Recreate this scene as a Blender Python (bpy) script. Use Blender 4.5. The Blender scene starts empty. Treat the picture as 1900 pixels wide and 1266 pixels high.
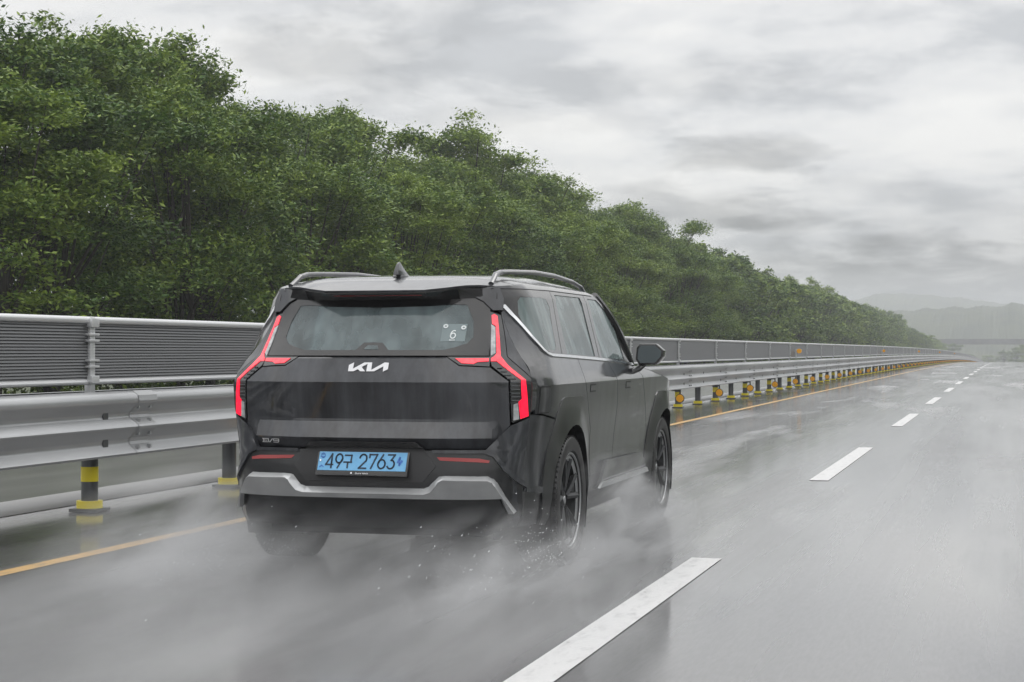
import bpy, bmesh, math, random
import numpy as np
from mathutils import Vector, Matrix

S = bpy.context.scene
COL = S.collection
R = math.radians

# ------------------------------------------------------------------ camera
cam_d = bpy.data.cameras.new("camera")
cam = bpy.data.objects.new("camera", cam_d)
COL.objects.link(cam)
CX, CY, CZ = 3.388, -10.21, 1.30
cam.location = (CX, CY, CZ)
cam.rotation_euler = (math.pi / 2 + .0055, 0, .2788)
cam_d.sensor_width = 36.0
cam_d.lens = 36.0 * 3200 / 1900
cam_d.clip_start = .1
cam_d.clip_end = 6000
S.camera = cam

# ------------------------------------------------------------------ world
world = bpy.data.worlds.new("World")
S.world = world
world.use_nodes = True
wt = world.node_tree
wt.nodes.clear()
def wn(t, **k):
    n = wt.nodes.new(t)
    for a, b in k.items(): setattr(n, a, b)
    return n
w_out = wn('ShaderNodeOutputWorld')
w_bg = wn('ShaderNodeBackground')
w_bg.inputs['Strength'].default_value = 1.0
wt.links.new(w_bg.outputs[0], w_out.inputs[0])
SUN_EL, SUN_ROT = R(52), R(200)
sky = wn('ShaderNodeTexSky', sky_type='NISHITA', sun_disc=False)
sky.sun_elevation = SUN_EL
sky.sun_rotation = SUN_ROT
skys = wn('ShaderNodeVectorMath', operation='SCALE')
wt.links.new(sky.outputs[0], skys.inputs[0])
skys.inputs['Scale'].default_value = .07
tc = wn('ShaderNodeTexCoord')
sep = wn('ShaderNodeSeparateXYZ')
wt.links.new(tc.outputs['Generated'], sep.inputs[0])
def wmath(op, a, b=None, clamp=False):
    n = wn('ShaderNodeMath', operation=op, use_clamp=clamp)
    for i, v in enumerate((a, b)):
        if v is None: continue
        if isinstance(v, (int, float)): n.inputs[i].default_value = v
        else: wt.links.new(v, n.inputs[i])
    return n.outputs[0]
zc_ = wmath('ADD', wmath('MAXIMUM', sep.outputs[2], 0.0), .22)
cmb = wn('ShaderNodeCombineXYZ')
wt.links.new(wmath('DIVIDE', sep.outputs[0], zc_), cmb.inputs[0])
wt.links.new(wmath('DIVIDE', sep.outputs[1], zc_), cmb.inputs[1])
def wnoise(scale, detail, rough, off, dist=0.0):
    mp = wn('ShaderNodeMapping')
    mp.inputs['Location'].default_value = off
    wt.links.new(cmb.outputs[0], mp.inputs[0])
    n = wn('ShaderNodeTexNoise')
    n.inputs['Scale'].default_value = scale
    n.inputs['Detail'].default_value = detail
    n.inputs['Roughness'].default_value = rough
    n.inputs['Distortion'].default_value = dist
    wt.links.new(mp.outputs[0], n.inputs['Vector'])
    return n.outputs['Fac']
n1 = wnoise(1.9, 10, .56, (3.1, 7.7, 0), .15)
n2 = wnoise(5.5, 8, .55, (1.3, 2.2, 4), .2)
mixn = wmath('ADD', wmath('MULTIPLY', n1, .78), wmath('MULTIPLY', n2, .22))
ramp = wn('ShaderNodeValToRGB')
e = ramp.color_ramp.elements
e[0].position = .40; e[0].color = (.44, .45, .465, 1)
e[1].position = .58; e[1].color = (.72, .712, .695, 1)
m_ = e.new(.47); m_.color = (.60, .602, .605, 1)
wt.links.new(mixn, ramp.inputs[0])
# denser, darker cloud banks low over the hills (seen towards a few directions)
nrm = wn('ShaderNodeVectorMath', operation='NORMALIZE')
wt.links.new(tc.outputs['Generated'], nrm.inputs[0])
def bank(direction, sx, sz, amount):
    # elliptical dark cloud mass around a direction of the sky
    d = Vector(direction).normalized()
    right = d.cross(Vector((0, 0, 1))).normalized()
    def dot(v):
        n = wn('ShaderNodeVectorMath', operation='DOT_PRODUCT')
        wt.links.new(nrm.outputs[0], n.inputs[0]); n.inputs[1].default_value = v
        return n.outputs['Value']
    a = wmath('DIVIDE', dot(right), sx)
    b = wmath('DIVIDE', wmath('SUBTRACT', dot((0, 0, 1)), d.z), sz)
    r2 = wmath('ADD', wmath('MULTIPLY', a, a), wmath('MULTIPLY', b, b))
    wob = wmath('ADD', r2, wmath('MULTIPLY', wmath('SUBTRACT', n2, .5), 6.0))
    f = wmath('SUBTRACT', 1.0, wmath('MULTIPLY', wob, .6), clamp=True)
    front = wmath('GREATER_THAN', dot(tuple(d)), 0.0)
    return wmath('MULTIPLY', wmath('MULTIPLY', f, front), amount)
def pixdir(u, v):
    th = .2788
    a = (u - 950) / 3200; b = -(v - 651) / 3200
    return (a * math.cos(th) - math.sin(th), a * math.sin(th) + math.cos(th), b)
BANKS = [(1400, 285, .040, .011, .42), (1290, 385, .055, .012, .38), (1500, 415, .035, .006, .25), (1650, 470, .05, .010, .20), (1250, 150, .10, .012, .14), (1000, 230, .07, .010, .12),
         (640, 110, .06, .02, .24), (760, 40, .05, .012, .18), (1800, 530, .16, .022, .50), (1700, 480, .12, .040, .16)]
tot = None
for u, v, sx, sz, am in BANKS:
    b_ = bank(pixdir(u, v), sx, sz, am)
    tot = b_ if tot is None else wmath('ADD', tot, b_)
keep = wmath('SUBTRACT', 1.0, tot, clamp=True)
# overcast dome: dimmer at the horizon, brightest overhead
elev = wn('ShaderNodeMapRange', interpolation_type='SMOOTHSTEP')
wt.links.new(sep.outputs[2], elev.inputs[0])
elev.inputs[1].default_value = 0.0; elev.inputs[2].default_value = .14
elev.inputs[3].default_value = .80; elev.inputs[4].default_value = 1.0
elev2 = wn('ShaderNodeMapRange', interpolation_type='SMOOTHSTEP')
wt.links.new(sep.outputs[2], elev2.inputs[0])
elev2.inputs[1].default_value = .2; elev2.inputs[2].default_value = .85
elev2.inputs[3].default_value = 1.0; elev2.inputs[4].default_value = 2.0
fac = wmath('MULTIPLY', wmath('MULTIPLY', keep, elev.outputs[0]), elev2.outputs[0])
cl = wn('ShaderNodeVectorMath', operation='SCALE')
wt.links.new(ramp.outputs[0], cl.inputs[0]); wt.links.new(wmath('MULTIPLY', fac, 1.46), cl.inputs['Scale'])
mx = wn('ShaderNodeMix', data_type='RGBA')
mx.inputs[0].default_value = .94
wt.links.new(skys.outputs[0], mx.inputs[6]); wt.links.new(cl.outputs[0], mx.inputs[7])
wt.links.new(mx.outputs[2], w_bg.inputs['Color'])

# ------------------------------------------------------------------ sun (overcast: weak and very soft)
sun_d = bpy.data.lights.new("sun", 'SUN')
sun_d.energy = .5
sun_d.angle = R(25)
sun_d.color = (1.0, .97, .93)
sun = bpy.data.objects.new("sun", sun_d)
COL.objects.link(sun)
sun.rotation_euler = (R(90) - SUN_EL, 0, R(160))

S.view_settings.view_transform = 'Standard'
S.view_settings.look = 'None'
S.view_settings.exposure = 0.0
S.view_settings.gamma = 1.0
S.render.engine = 'CYCLES'
S.cycles.use_denoising = True
S.cycles.max_bounces = 8
S.cycles.transparent_max_bounces = 24
S.cycles.volume_bounces = 1

# ================================================================== helpers
def link(o, parent=None):
    COL.objects.link(o)
    if parent is not None: o.parent = parent
    return o
def tag(o, label=None, cat=None, group=None, kind=None):
    if label: o['label'] = label
    if cat: o['category'] = cat
    if group: o['group'] = group
    if kind: o['kind'] = kind
    return o
def empty(name, loc=(0, 0, 0), rz=0.0, parent=None):
    o = bpy.data.objects.new(name, None)
    o.empty_display_size = .2
    o.location = loc; o.rotation_euler = (0, 0, rz)
    return link(o, parent)
def sharpen(me, ang=32):
    bm = bmesh.new(); bm.from_mesh(me)
    for f in bm.faces: f.smooth = True
    for e_ in bm.edges:
        if len(e_.link_faces) == 2:
            if e_.calc_face_angle(0) > R(ang): e_.smooth = False
    bm.to_mesh(me); bm.free()
class MB:
    """collects simple solids, then links them as one mesh object"""
    def __init__(s): s.v = []; s.f = []; s.m = []; s.cur = 0
    def add(s, vs, fs):
        o = len(s.v); s.v += [tuple(p) for p in vs]
        for f in fs: s.f.append([i + o for i in f]); s.m.append(s.cur)
    def box(s, c, d, rot=None):
        hx, hy, hz = d[0] / 2, d[1] / 2, d[2] / 2
        vs = [Vector((x, y, z)) for x in (-hx, hx) for y in (-hy, hy) for z in (-hz, hz)]
        if rot is not None: vs = [rot @ v for v in vs]
        vs = [v + Vector(c) for v in vs]
        s.add(vs, [(0, 1, 3, 2), (4, 6, 7, 5), (0, 4, 5, 1), (2, 3, 7, 6), (0, 2, 6, 4), (1, 5, 7, 3)])
    def tube(s, path, r, n=8, cap=True, flat=1.0):
        path = [Vector(p) for p in path]; rs = r if isinstance(r, (list, tuple)) else [r] * len(path)
        rings = []
        for i, p in enumerate(path):
            t = (path[min(i + 1, len(path) - 1)] - path[max(i - 1, 0)]).normalized()
            up = Vector((0, 0, 1)) if abs(t.z) < .95 else Vector((1, 0, 0))
            a = t.cross(up).normalized(); b = a.cross(t).normalized()
            rings.append([p + a * (math.cos(2 * math.pi * k / n) * rs[i]) + b * (math.sin(2 * math.pi * k / n) * rs[i] * flat) for k in range(n)])
        vs = [q for rg in rings for q in rg]; fs = []
        for i in range(len(path) - 1):
            for k in range(n):
                fs.append((i * n + k, i * n + (k + 1) % n, (i + 1) * n + (k + 1) % n, (i + 1) * n + k))
        if cap: fs.append(tuple(range(n))[::-1]); fs.append(tuple((len(path) - 1) * n + k for k in range(n)))
        s.add(vs, fs)
    def lathe(s, prof, n=48, axis='x', c=(0, 0, 0)):
        """prof: (offset along axis, radius)"""
        vs = []; fs = []
        for a, r in prof:
            for k in range(n):
                t = 2 * math.pi * k / n
                p = (a, r * math.cos(t), r * math.sin(t))
                if axis == 'z': p = (p[1], p[2], p[0])
                if axis == 'y': p = (p[1], p[0], p[2])
                vs.append((p[0] + c[0], p[1] + c[1], p[2] + c[2]))
        for i in range(len(prof) - 1):
            for k in range(n):
                fs.append((i * n + k, i * n + (k + 1) % n, (i + 1) * n + (k + 1) % n, (i + 1) * n + k))
        s.add(vs, fs)
    def prism(s, poly, a, b, fn):
        """poly of (p,q); extruded from a to b; fn(p,q,t)->xyz"""
        n = len(poly)
        vs = [fn(p, q, a) for p, q in poly] + [fn(p, q, b) for p, q in poly]
        fs = [tuple(range(n))[::-1], tuple(range(n, 2 * n))] + [(i, (i + 1) % n, n + (i + 1) % n, n + i) for i in range(n)]
        s.add(vs, fs)
    def build(s, name, mats, parent=None, smooth=True, bevel=0, ang=32):
        me = bpy.data.meshes.new(name)
        me.from_pydata(s.v, [], s.f)
        if not isinstance(mats, (list, tuple)): mats = [mats]
        for m in mats: me.materials.append(m)
        me.polygons.foreach_set('material_index', s.m)
        bm = bmesh.new(); bm.from_mesh(me)
        bmesh.ops.recalc_face_normals(bm, faces=bm.faces[:])
        if bevel:
            es = [e_ for e_ in bm.edges if len(e_.link_faces) == 2 and e_.calc_face_angle(0) > R(25)]
            bmesh.ops.bevel(bm, geom=es, offset=bevel, segments=2, affect='EDGES', profile=.6, clamp_overlap=True)
        bm.to_mesh(me); bm.free()
        if smooth: sharpen(me, ang)
        return link(bpy.data.objects.new(name, me), parent)

# ------------------------------------------------------------------ materials
def mat(name, base=(.5, .5, .5), rough=.5, metal=0.0, spec=.5, coat=0.0, coat_rough=.05, emit=None, estr=0.0, alpha=None):
    m = bpy.data.materials.new(name); m.use_nodes = True
    b = m.node_tree.nodes['Principled BSDF']
    b.inputs['Base Color'].default_value = (*base, 1)
    b.inputs['Roughness'].default_value = rough
    b.inputs['Metallic'].default_value = metal
    b.inputs['Specular IOR Level'].default_value = spec
    b.inputs['Coat Weight'].default_value = coat
    b.inputs['Coat Roughness'].default_value = coat_rough
    if emit: b.inputs['Emission Color'].default_value = (*emit, 1); b.inputs['Emission Strength'].default_value = estr
    return m
def nd(m, t, **k):
    n = m.node_tree.nodes.new(t)
    for a, b in k.items(): setattr(n, a, b)
    return n
def lk(m, a, b): m.node_tree.links.new(a, b)
def noise(m, scale=5, detail=4, rough=.5, stretch=(1, 1, 1), coord='Object', dist=0.0, rot=(0, 0, 0), loc=(0, 0, 0)):
    t = nd(m, 'ShaderNodeTexCoord'); mp = nd(m, 'ShaderNodeMapping')
    mp.inputs['Scale'].default_value = stretch; mp.inputs['Rotation'].default_value = rot
    mp.inputs['Location'].default_value = loc
    lk(m, t.outputs[coord], mp.inputs[0])
    n = nd(m, 'ShaderNodeTexNoise')
    n.inputs['Scale'].default_value = scale; n.inputs['Detail'].default_value = detail
    n.inputs['Roughness'].default_value = rough; n.inputs['Distortion'].default_value = dist
    lk(m, mp.outputs[0], n.inputs['Vector'])
    return n.outputs['Fac']
def ramp2(m, fac, stops):
    r = nd(m, 'ShaderNodeValToRGB'); el = r.color_ramp.elements
    el[0].position, c0 = stops[0]; el[0].color = (*c0, 1) if isinstance(c0, tuple) else (c0, c0, c0, 1)
    el[1].position, c1 = stops[-1]; el[1].color = (*c1, 1) if isinstance(c1, tuple) else (c1, c1, c1, 1)
    for p, c in stops[1:-1]:
        q = el.new(p); q.color = (*c, 1) if isinstance(c, tuple) else (c, c, c, 1)
    lk(m, fac, r.inputs[0])
    return r.outputs[0]
def bsdf(m): return m.node_tree.nodes['Principled BSDF']
def bump(m, h, strength=.2, dist=.01, coat=False):
    b = nd(m, 'ShaderNodeBump'); b.inputs['Strength'].default_value = strength; b.inputs['Distance'].default_value = dist
    lk(m, h, b.inputs['Height']); lk(m, b.outputs[0], bsdf(m).inputs['Normal'])
    if coat: lk(m, b.outputs[0], bsdf(m).inputs['Coat Normal'])
def vary(m, a, b, scale=3, detail=5, stretch=(1, 1, 1), lo=.35, hi=.65, rot=(0, 0, 0), dist=0.0):
    lk(m, ramp2(m, noise(m, scale, detail, .55, stretch, rot=rot, dist=dist), [(lo, a), (hi, b)]), bsdf(m).inputs['Base Color'])
def math_node(m, op, a, b=None, clamp=False):
    n = nd(m, 'ShaderNodeMath', operation=op, use_clamp=clamp)
    for i, v in enumerate((a, b)):
        if v is None: continue
        if isinstance(v, (int, float)): n.inputs[i].default_value = v
        else: lk(m, v, n.inputs[i])
    return n.outputs[0]

# ================================================================== road frame
CREST_Y = CY + 90.0
def drop(y):
    """the road climbs level, then falls away over a long crest"""
    d = max(0.0, y - CREST_Y)
    z = -1.52e-5 * min(d, 640) ** 2
    if d > 640: z -= .01 * min(d - 640, 300)
    return z
YS = [-70, -30] + [-10 + 5 * i for i in range(22)] + [100 + 12 * i for i in range(60)] + [840, 900, 1000, 1100, 1300, 1600, 2000]
def strip(name, x0, x1, zoff, m, y0=-70, y1=705, nx=1, kindname='structure'):
    b = MB(); ys = [y for y in YS if y0 < y < y1]; ys = [y0] + ys + [y1]
    for i in range(len(ys) - 1):
        for k in range(nx):
            a, c = x0 + (x1 - x0) * k / nx, x0 + (x1 - x0) * (k + 1) / nx
            b.add([(a, ys[i], drop(ys[i]) + zoff), (c, ys[i], drop(ys[i]) + zoff), (c, ys[i + 1], drop(ys[i + 1]) + zoff), (a, ys[i + 1], drop(ys[i + 1]) + zoff)], [(0, 1, 2, 3)])
    o = b.build(name, m, smooth=False)
    for p in o.data.polygons: p.use_smooth = True
    if kindname: o['kind'] = kindname
    return o

def wet_asphalt(name, tone=1.0, patchy=True):
    m = mat(name, (.05, .05, .052), .3)
    big = noise(m, .16, 5, .55, (1, .22, 1), rot=(0, 0, .25))
    fine = noise(m, 60, 3, .6, (1, .12, 1))
    grain = noise(m, 180, 2, .6)
    streak = noise(m, 3.2, 5, .6, (1, .035, 1))
    mixv = math_node(m, 'ADD', math_node(m, 'MULTIPLY', streak, .6), math_node(m, 'MULTIPLY', fine, .4))
    lk(m, ramp2(m, mixv, [(.38, (.036 * tone, .036 * tone, .038 * tone)), (.62, (.10 * tone, .099 * tone, .101 * tone))]), bsdf(m).inputs['Base Color'])
    rr = math_node(m, 'ADD', math_node(m, 'MULTIPLY', big, .30), math_node(m, 'MULTIPLY', streak, .26))
    lk(m, ramp2(m, rr, [(.20, .20), (.34, .42)]), bsdf(m).inputs['Roughness'])
    bsdf(m).inputs['Specular IOR Level'].default_value = .5
    bsdf(m).inputs['Coat Weight'].default_value = .95
    patch_ = noise(m, .6, 5, .55, (1, .10, 1))
    lk(m, ramp2(m, math_node(m, 'ADD', math_node(m, 'MULTIPLY', big, .5), math_node(m, 'MULTIPLY', patch_, .5)), [(.38, .30), (.46, .07), (.60, .16)]), bsdf(m).inputs['Coat Roughness'])
    track = noise(m, .9, 3, .5, (1, .01, 1))
    lk(m, ramp2(m, math_node(m, 'ADD', math_node(m, 'MULTIPLY', track, .55), math_node(m, 'MULTIPLY', patch_, .45)), [(.40, .68), (.50, 1.0)]), bsdf(m).inputs['Coat Weight'])
    bsdf(m).inputs['Coat IOR'].default_value = 1.33
    h = math_node(m, 'ADD', math_node(m, 'MULTIPLY', grain, .4), math_node(m, 'MULTIPLY', fine, .6))
    bump(m, h, .35, .004)
    return m
M_ROAD = wet_asphalt('wet_asphalt')
M_SHOULDER = wet_asphalt('wet_shoulder_asphalt', .55)
M_GRASS = mat('verge_grass', (.05, .07, .025), .8); vary(M_GRASS, (.035, .05, .02), (.08, .10, .04), 2, 6)
M_CONC = mat('wet_concrete', (.45, .45, .44), .35, coat=.9, coat_rough=.16); vary(M_CONC, (.15, .15, .148), (.24, .24, .235), 1.5, 6, (1, .2, 1))
M_WHITE = mat('white_road_paint', (.78, .78, .78), .4)
def worn(m, a, b, rot=0):
    lk(m, ramp2(m, noise(m, 14, 8, .72, (1, .35, 1)), [(.30, (.12, .12, .12)), (.37, a), (.5, b)]), bsdf(m).inputs['Base Color'])
worn(M_WHITE, (.48, .48, .48), (.60, .60, .60))
M_YELLOW = mat('yellow_road_paint', (.62, .34, .06), .4); worn(M_YELLOW, (.34, .21, .07), (.55, .32, .07))

# ground in one sheet to the horizon
def ground():
    b = MB(); xs = [-1500, -500, -120, -40, -22, -14.6, 14, 30, 120, 500, 1500]
    ys = [-200, -70] + [y for y in YS if y > -70] + [3500]
    for i in range(len(ys) - 1):
        for k in range(len(xs) - 1):
            def z(x, y):
                base = drop(y) - .05
                if x <= -22: base -= .0
                return base
            b.add([(xs[k], ys[i], z(xs[k], ys[i])), (xs[k + 1], ys[i], z(xs[k + 1], ys[i])), (xs[k + 1], ys[i + 1], z(xs[k + 1], ys[i + 1])), (xs[k], ys[i + 1], z(xs[k], ys[i + 1]))], [(0, 1, 2, 3)])
    o = b.build('ground', M_GRASS, smooth=False); o['kind'] = 'structure'
ground()
POST_X = -3.75
strip('road', -2.95, 12.0, 0.0, M_ROAD, nx=6)
strip('opposite_road', -14.5, -6.3, 0.0, M_ROAD, nx=3)
strip('shoulder', -4.15, -2.954, -.004, M_SHOULDER)
def median():
    b = MB(); ys = [y for y in YS if y <= 1000]
    prof = [(-6.3, -.02), (-6.28, .10), (-4.25, .10), (-4.2, .06), (-4.15, .0)]
    n = len(prof)
    for y in ys:
        b.v += [(x, y, drop(y) + z) for x, z in prof]
    for i in range(len(ys) - 1):
        for k in range(n - 1): b.f.append([i * n + k, i * n + k + 1, (i + 1) * n + k + 1, (i + 1) * n + k]); b.m.append(0)
    o = b.build('median_strip', M_CONC); o['kind'] = 'structure'
median()
strip('yellow_edge_line', -2.30, -2.17, .004, M_YELLOW)
strip('opposite_edge_line', -6.62, -6.50, .004, M_WHITE)
def dash(k):
    y0 = CY + 4.6 + 12.8 * k
    o = strip('lane_marking', 1.495, 1.685, .004, M_WHITE, y0, y0 + 6.1)
    return o
for k in range(-1, 24): dash(k)
strip('right_lane_edge_line', 8.9, 9.08, .004, M_WHITE)

# ================================================================== guardrail
M_ZINC = mat('wet_galvanised_steel', (.50, .51, .52), .34, .45); vary(M_ZINC, (.34, .35, .36), (.46, .47, .48), 2.5, 5, (1, .15, 1))
M_POST = mat('dark_steel_post', (.09, .095, .10), .35, .3)
M_BAND = mat('yellow_reflective_band', (.80, .66, .03), .35); bsdf(M_BAND).inputs['Specular IOR Level'].default_value = .5
M_AMBER = mat('amber_reflector', (1.0, .45, .004), .3, coat=.3)
M_FENCE = mat('fence_slat_steel', (.13, .135, .14), .4, .3)
M_BLACK = mat('black_plastic', (.012, .012, .013), .45)
STEP = 2.61
Y0P = CY + 38.6
I0, I1 = -14, 220
def py(i): return Y0P + STEP * i
rail = empty('guardrail', (POST_X, CY + 10, 0))
tag(rail, 'long galvanised three-wave steel guardrail with yellow-banded posts along the median', 'guardrail')
def rel(o, parent):
    o.parent = parent; o.matrix_parent_inverse = Matrix.Translation(parent.location).inverted(); return o
def beam(xo, sgn):
    b = MB()
    prof = [(0, .965), (.035, .968), (.088, .93), (.098, .885), (.088, .862), (.012, .79), (.004, .765), (.012, .742), (.088, .69), (.098, .672), (.088, .65), (.012, .575), (.004, .545), (.012, .52), (.062, .475), (.08, .455), (.07, .437), (.035, .432)]
    th = .006; prof2 = prof + [(p - th * 1.6, z) for p, z in prof[::-1]]
    ys = [y for y in YS if y < 700]; ys[0] = -60
    n = len(prof2)
    for y in ys: b.v += [(xo + sgn * p, y, drop(y) + z) for p, z in prof2]
    for i in range(len(ys) - 1):
        for k in range(n): b.f.append([i * n + k, i * n + (k + 1) % n, (i + 1) * n + (k + 1) % n, (i + 1) * n + k]); b.m.append(0)
    # splice plates and bolts every second post
    for i in range(I0, 60):
        if i % 2: continue
        y = py(i) + .4; z = drop(y)
        for p, q in zip(prof[1:-1], prof[2:-1]):
            b.add([(xo + sgn * (p[0] + .004), y, z + p[1]), (xo + sgn * (p[0] + .004), y + .32, z + p[1]), (xo + sgn * (q[0] + .004), y + .32, z + q[1]), (xo + sgn * (q[0] + .004), y, z + q[1])], [(0, 1, 2, 3)])
        for yy in (y + .06, y + .26):
            for zz in (.83, .72, .61, .50):
                b.box((xo + sgn * .055, yy, z + zz), (.03, .025, .025))
    o = b.build('beam', M_ZINC, ang=50)
    return rel(o, rail)
beam(POST_X + .13, 1); beam(POST_X - .13, -1)
def post_mesh():
    b = MB(); b.lathe([(0, .0), (0, .068), (.95, .068), (.95, 0)], 20, 'z')
    b.box((0, 0, .012), (.24, .24, .024))
    b.box((.1, 0, .70), (.09, .08, .40)); b.box((-.1, 0, .70), (.09, .08, .40))
    return b
def band_mesh(zs):
    b = MB()
    for z0, z1, r in zs: b.lathe([(z0, .068), (z0, r), (z1, r), (z1, .068)], 20, 'z')
    return b
p0 = post_mesh().build('post', M_POST)
b_hi = band_mesh([(.24, .36, .0705)]).build('reflective_band', M_BAND)
b_lo = band_mesh([(.026, .085, .105)]).build('foot_band', M_BAND)
for o in (p0, b_hi, b_lo): COL.objects.unlink(o)
far = MB()
cnt = 0
for i in range(I0, I1):
    y = py(i)
    if y < CY + 4: continue
    if cnt < 90:
        p = p0.copy(); link(p); p.location = (POST_X, y, drop(y)); rel(p, rail)
        bb = b_lo.copy(); link(bb, p)
        if i % 2 == 0: bh = b_hi.copy(); link(bh, p)
        cnt += 1
    else:
        far.cur = 0; far.box((POST_X, y, drop(y) + .47), (.13, .13, .95))
        far.cur = 1; far.box((POST_X, y, drop(y) + .055), (.2, .2, .05))
        if i % 2 == 0: far.box((POST_X, y, drop(y) + .30), (.14, .14, .12))
o = far.build('far_post', [M_POST, M_BAND]); o['kind'] = 'stuff'; rel(o, rail)
# amber delineator discs on arms under the beam
def disc():
    b = MB(); b.cur = 0
    b.lathe([(-.03, 0), (-.03, .095), (.0, .10), (.0, .082)], 24, 'y')
    b.box((-.0, .0, .13), (.03, .02, .12)); b.box((-.09, .0, .17), (.2, .02, .03))
    b.cur = 1; b.lathe([(-.032, .0), (-.036, .05), (-.031, .084)], 24, 'y')
    return b.build('delineator', [M_BLACK, M_AMBER])
d0 = disc(); COL.objects.unlink(d0)
for k in range(-8, 86):
    y = py(1.53 + 2.06 * k)
    if y < CY + 4 : continue
    d = d0.copy(); link(d); d.location = (POST_X + .30, y, drop(y) + .255); rel(d, rail)
    d.rotation_euler = (0, 0, 0)

# ================================================================== fence on top
fence = empty('barrier_fence', (POST_X, CY + 10, .9))
tag(fence, 'long grey louvred fence with a bright top tube standing above the guardrail', 'fence')
FZ0, FZ1 = 1.045, 1.545
def panel_mesh():
    L = STEP * 2
    b = MB()
    n = 19
    for k in range(n):
        z = FZ0 + .03 + (FZ1 - FZ0 - .06) * k / (n - 1)
        rot = Matrix.Rotation(R(62), 3, 'Y')
        b.box((0, L / 2, z), (.032, L - .06, .005), rot)
        b.box((-.012, L / 2, z + .004), (.004, L - .06, .018))
    for yy in (.12, L * .33, L * .66, L - .12): b.box((-.016, yy, (FZ0 + FZ1) / 2), (.012, .02, FZ1 - FZ0 - .05))
    return b
pm = panel_mesh().build('slat_panel', M_FENCE, smooth=False); COL.objects.unlink(pm)
M_TUBE = mat('bright_steel_tube', (.66, .67, .68), .3, .4)
tubeb = MB(); tubeb.tube([(0, .0, FZ1), (0, STEP * 2, FZ1)], .030, 12); t_top = tubeb.build('top_tube', M_TUBE); COL.objects.unlink(t_top)
tubeb = MB(); tubeb.tube([(0, .0, FZ0), (0, STEP * 2, FZ0)], .024, 10); t_bot = tubeb.build('bottom_tube', M_TUBE); COL.objects.unlink(t_bot)
fpb = MB(); fpb.box((0, 0, 1.26), (.055, .075, .62)); fpb.box((.03, 0, FZ1 - .02), (.05, .12, .07)); fpb.box((.03, 0, FZ0 + .02), (.05, .12, .06))
for zz in (1.17, 1.22, 1.38, 1.43): fpb.box((.02, 0, zz), (.05, .16, .018))
fp = fpb.build('fence_post', M_TUBE, bevel=.004); COL.objects.unlink(fp)
cnt = 0
for i in range(-14, I1, 2):
    y = py(i)
    if y + STEP * 2 < CY + 4: continue
    y2 = py(i + 2); sl = math.atan2(drop(y2) - drop(y), y2 - y)
    for src in (pm, t_top, t_bot):
        q = src.copy(); link(q); q.location = (POST_X, y, drop(y)); q.rotation_euler = (sl, 0, 0); rel(q, fence)
    q = fp.copy(); link(q); q.location = (POST_X, y, drop(y)); rel(q, fence)
# orange warning reflectors clipped to the fence
rb = MB(); rb.cur = 0; rb.box((.05, 0, 1.18), (.03, .05, .34)); rb.cur = 1; rb.lathe([(-.02, 0), (-.02, .085), (.02, .085), (.02, 0)], 20, 'y', (.16, 0, 1.28)); rb.cur = 0; rb.box((.02, 0, 1.28), (.14, .03, .07))
r0 = rb.build('warning_reflector', [M_TUBE, M_AMBER]); COL.objects.unlink(r0)
for i in (8.6, 25.4, 42, 60, 82):
    y = py(i); q = r0.copy(); link(q); q.location = (POST_X, y, drop(y)); rel(q, fence)

# ================================================================== trees
def leaf_material():
    m = mat('broadleaf_foliage', (.06, .10, .03), .55)
    g = nd(m, 'ShaderNodeNewGeometry'); oi = nd(m, 'ShaderNodeObjectInfo')
    big = noise(m, .8, 4, .6)
    v = math_node(m, 'ADD', math_node(m, 'MULTIPLY', g.outputs['Random Per Island'], .26), math_node(m, 'MULTIPLY', big, .72))
    v = math_node(m, 'ADD', v, math_node(m, 'MULTIPLY', oi.outputs['Random'], .18))
    c = ramp2(m, v, [(.28, (.020, .046, .009)), (.48, (.062, .128, .022)), (.74, (.23, .31, .045))])
    lk(m, c, bsdf(m).inputs['Base Color'])
    bsdf(m).inputs['Specular IOR Level'].default_value = .35
    tr = nd(m, 'ShaderNodeBsdfTranslucent'); lk(m, c, tr.inputs[0])
    mxs = nd(m, 'ShaderNodeMixShader'); mxs.inputs[0].default_value = .16
    lk(m, bsdf(m).outputs[0], mxs.inputs[1]); lk(m, tr.outputs[0], mxs.inputs[2])
    out = m.node_tree.nodes['Material Output']; lk(m, mxs.outputs[0], out.inputs[0])
    return m
M_LEAF = leaf_material()
M_BARK = mat('wet_bark', (.03, .024, .02), .7); vary(M_BARK, (.02, .016, .012), (.045, .038, .03), 6, 5, (1, 1, .2))

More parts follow.
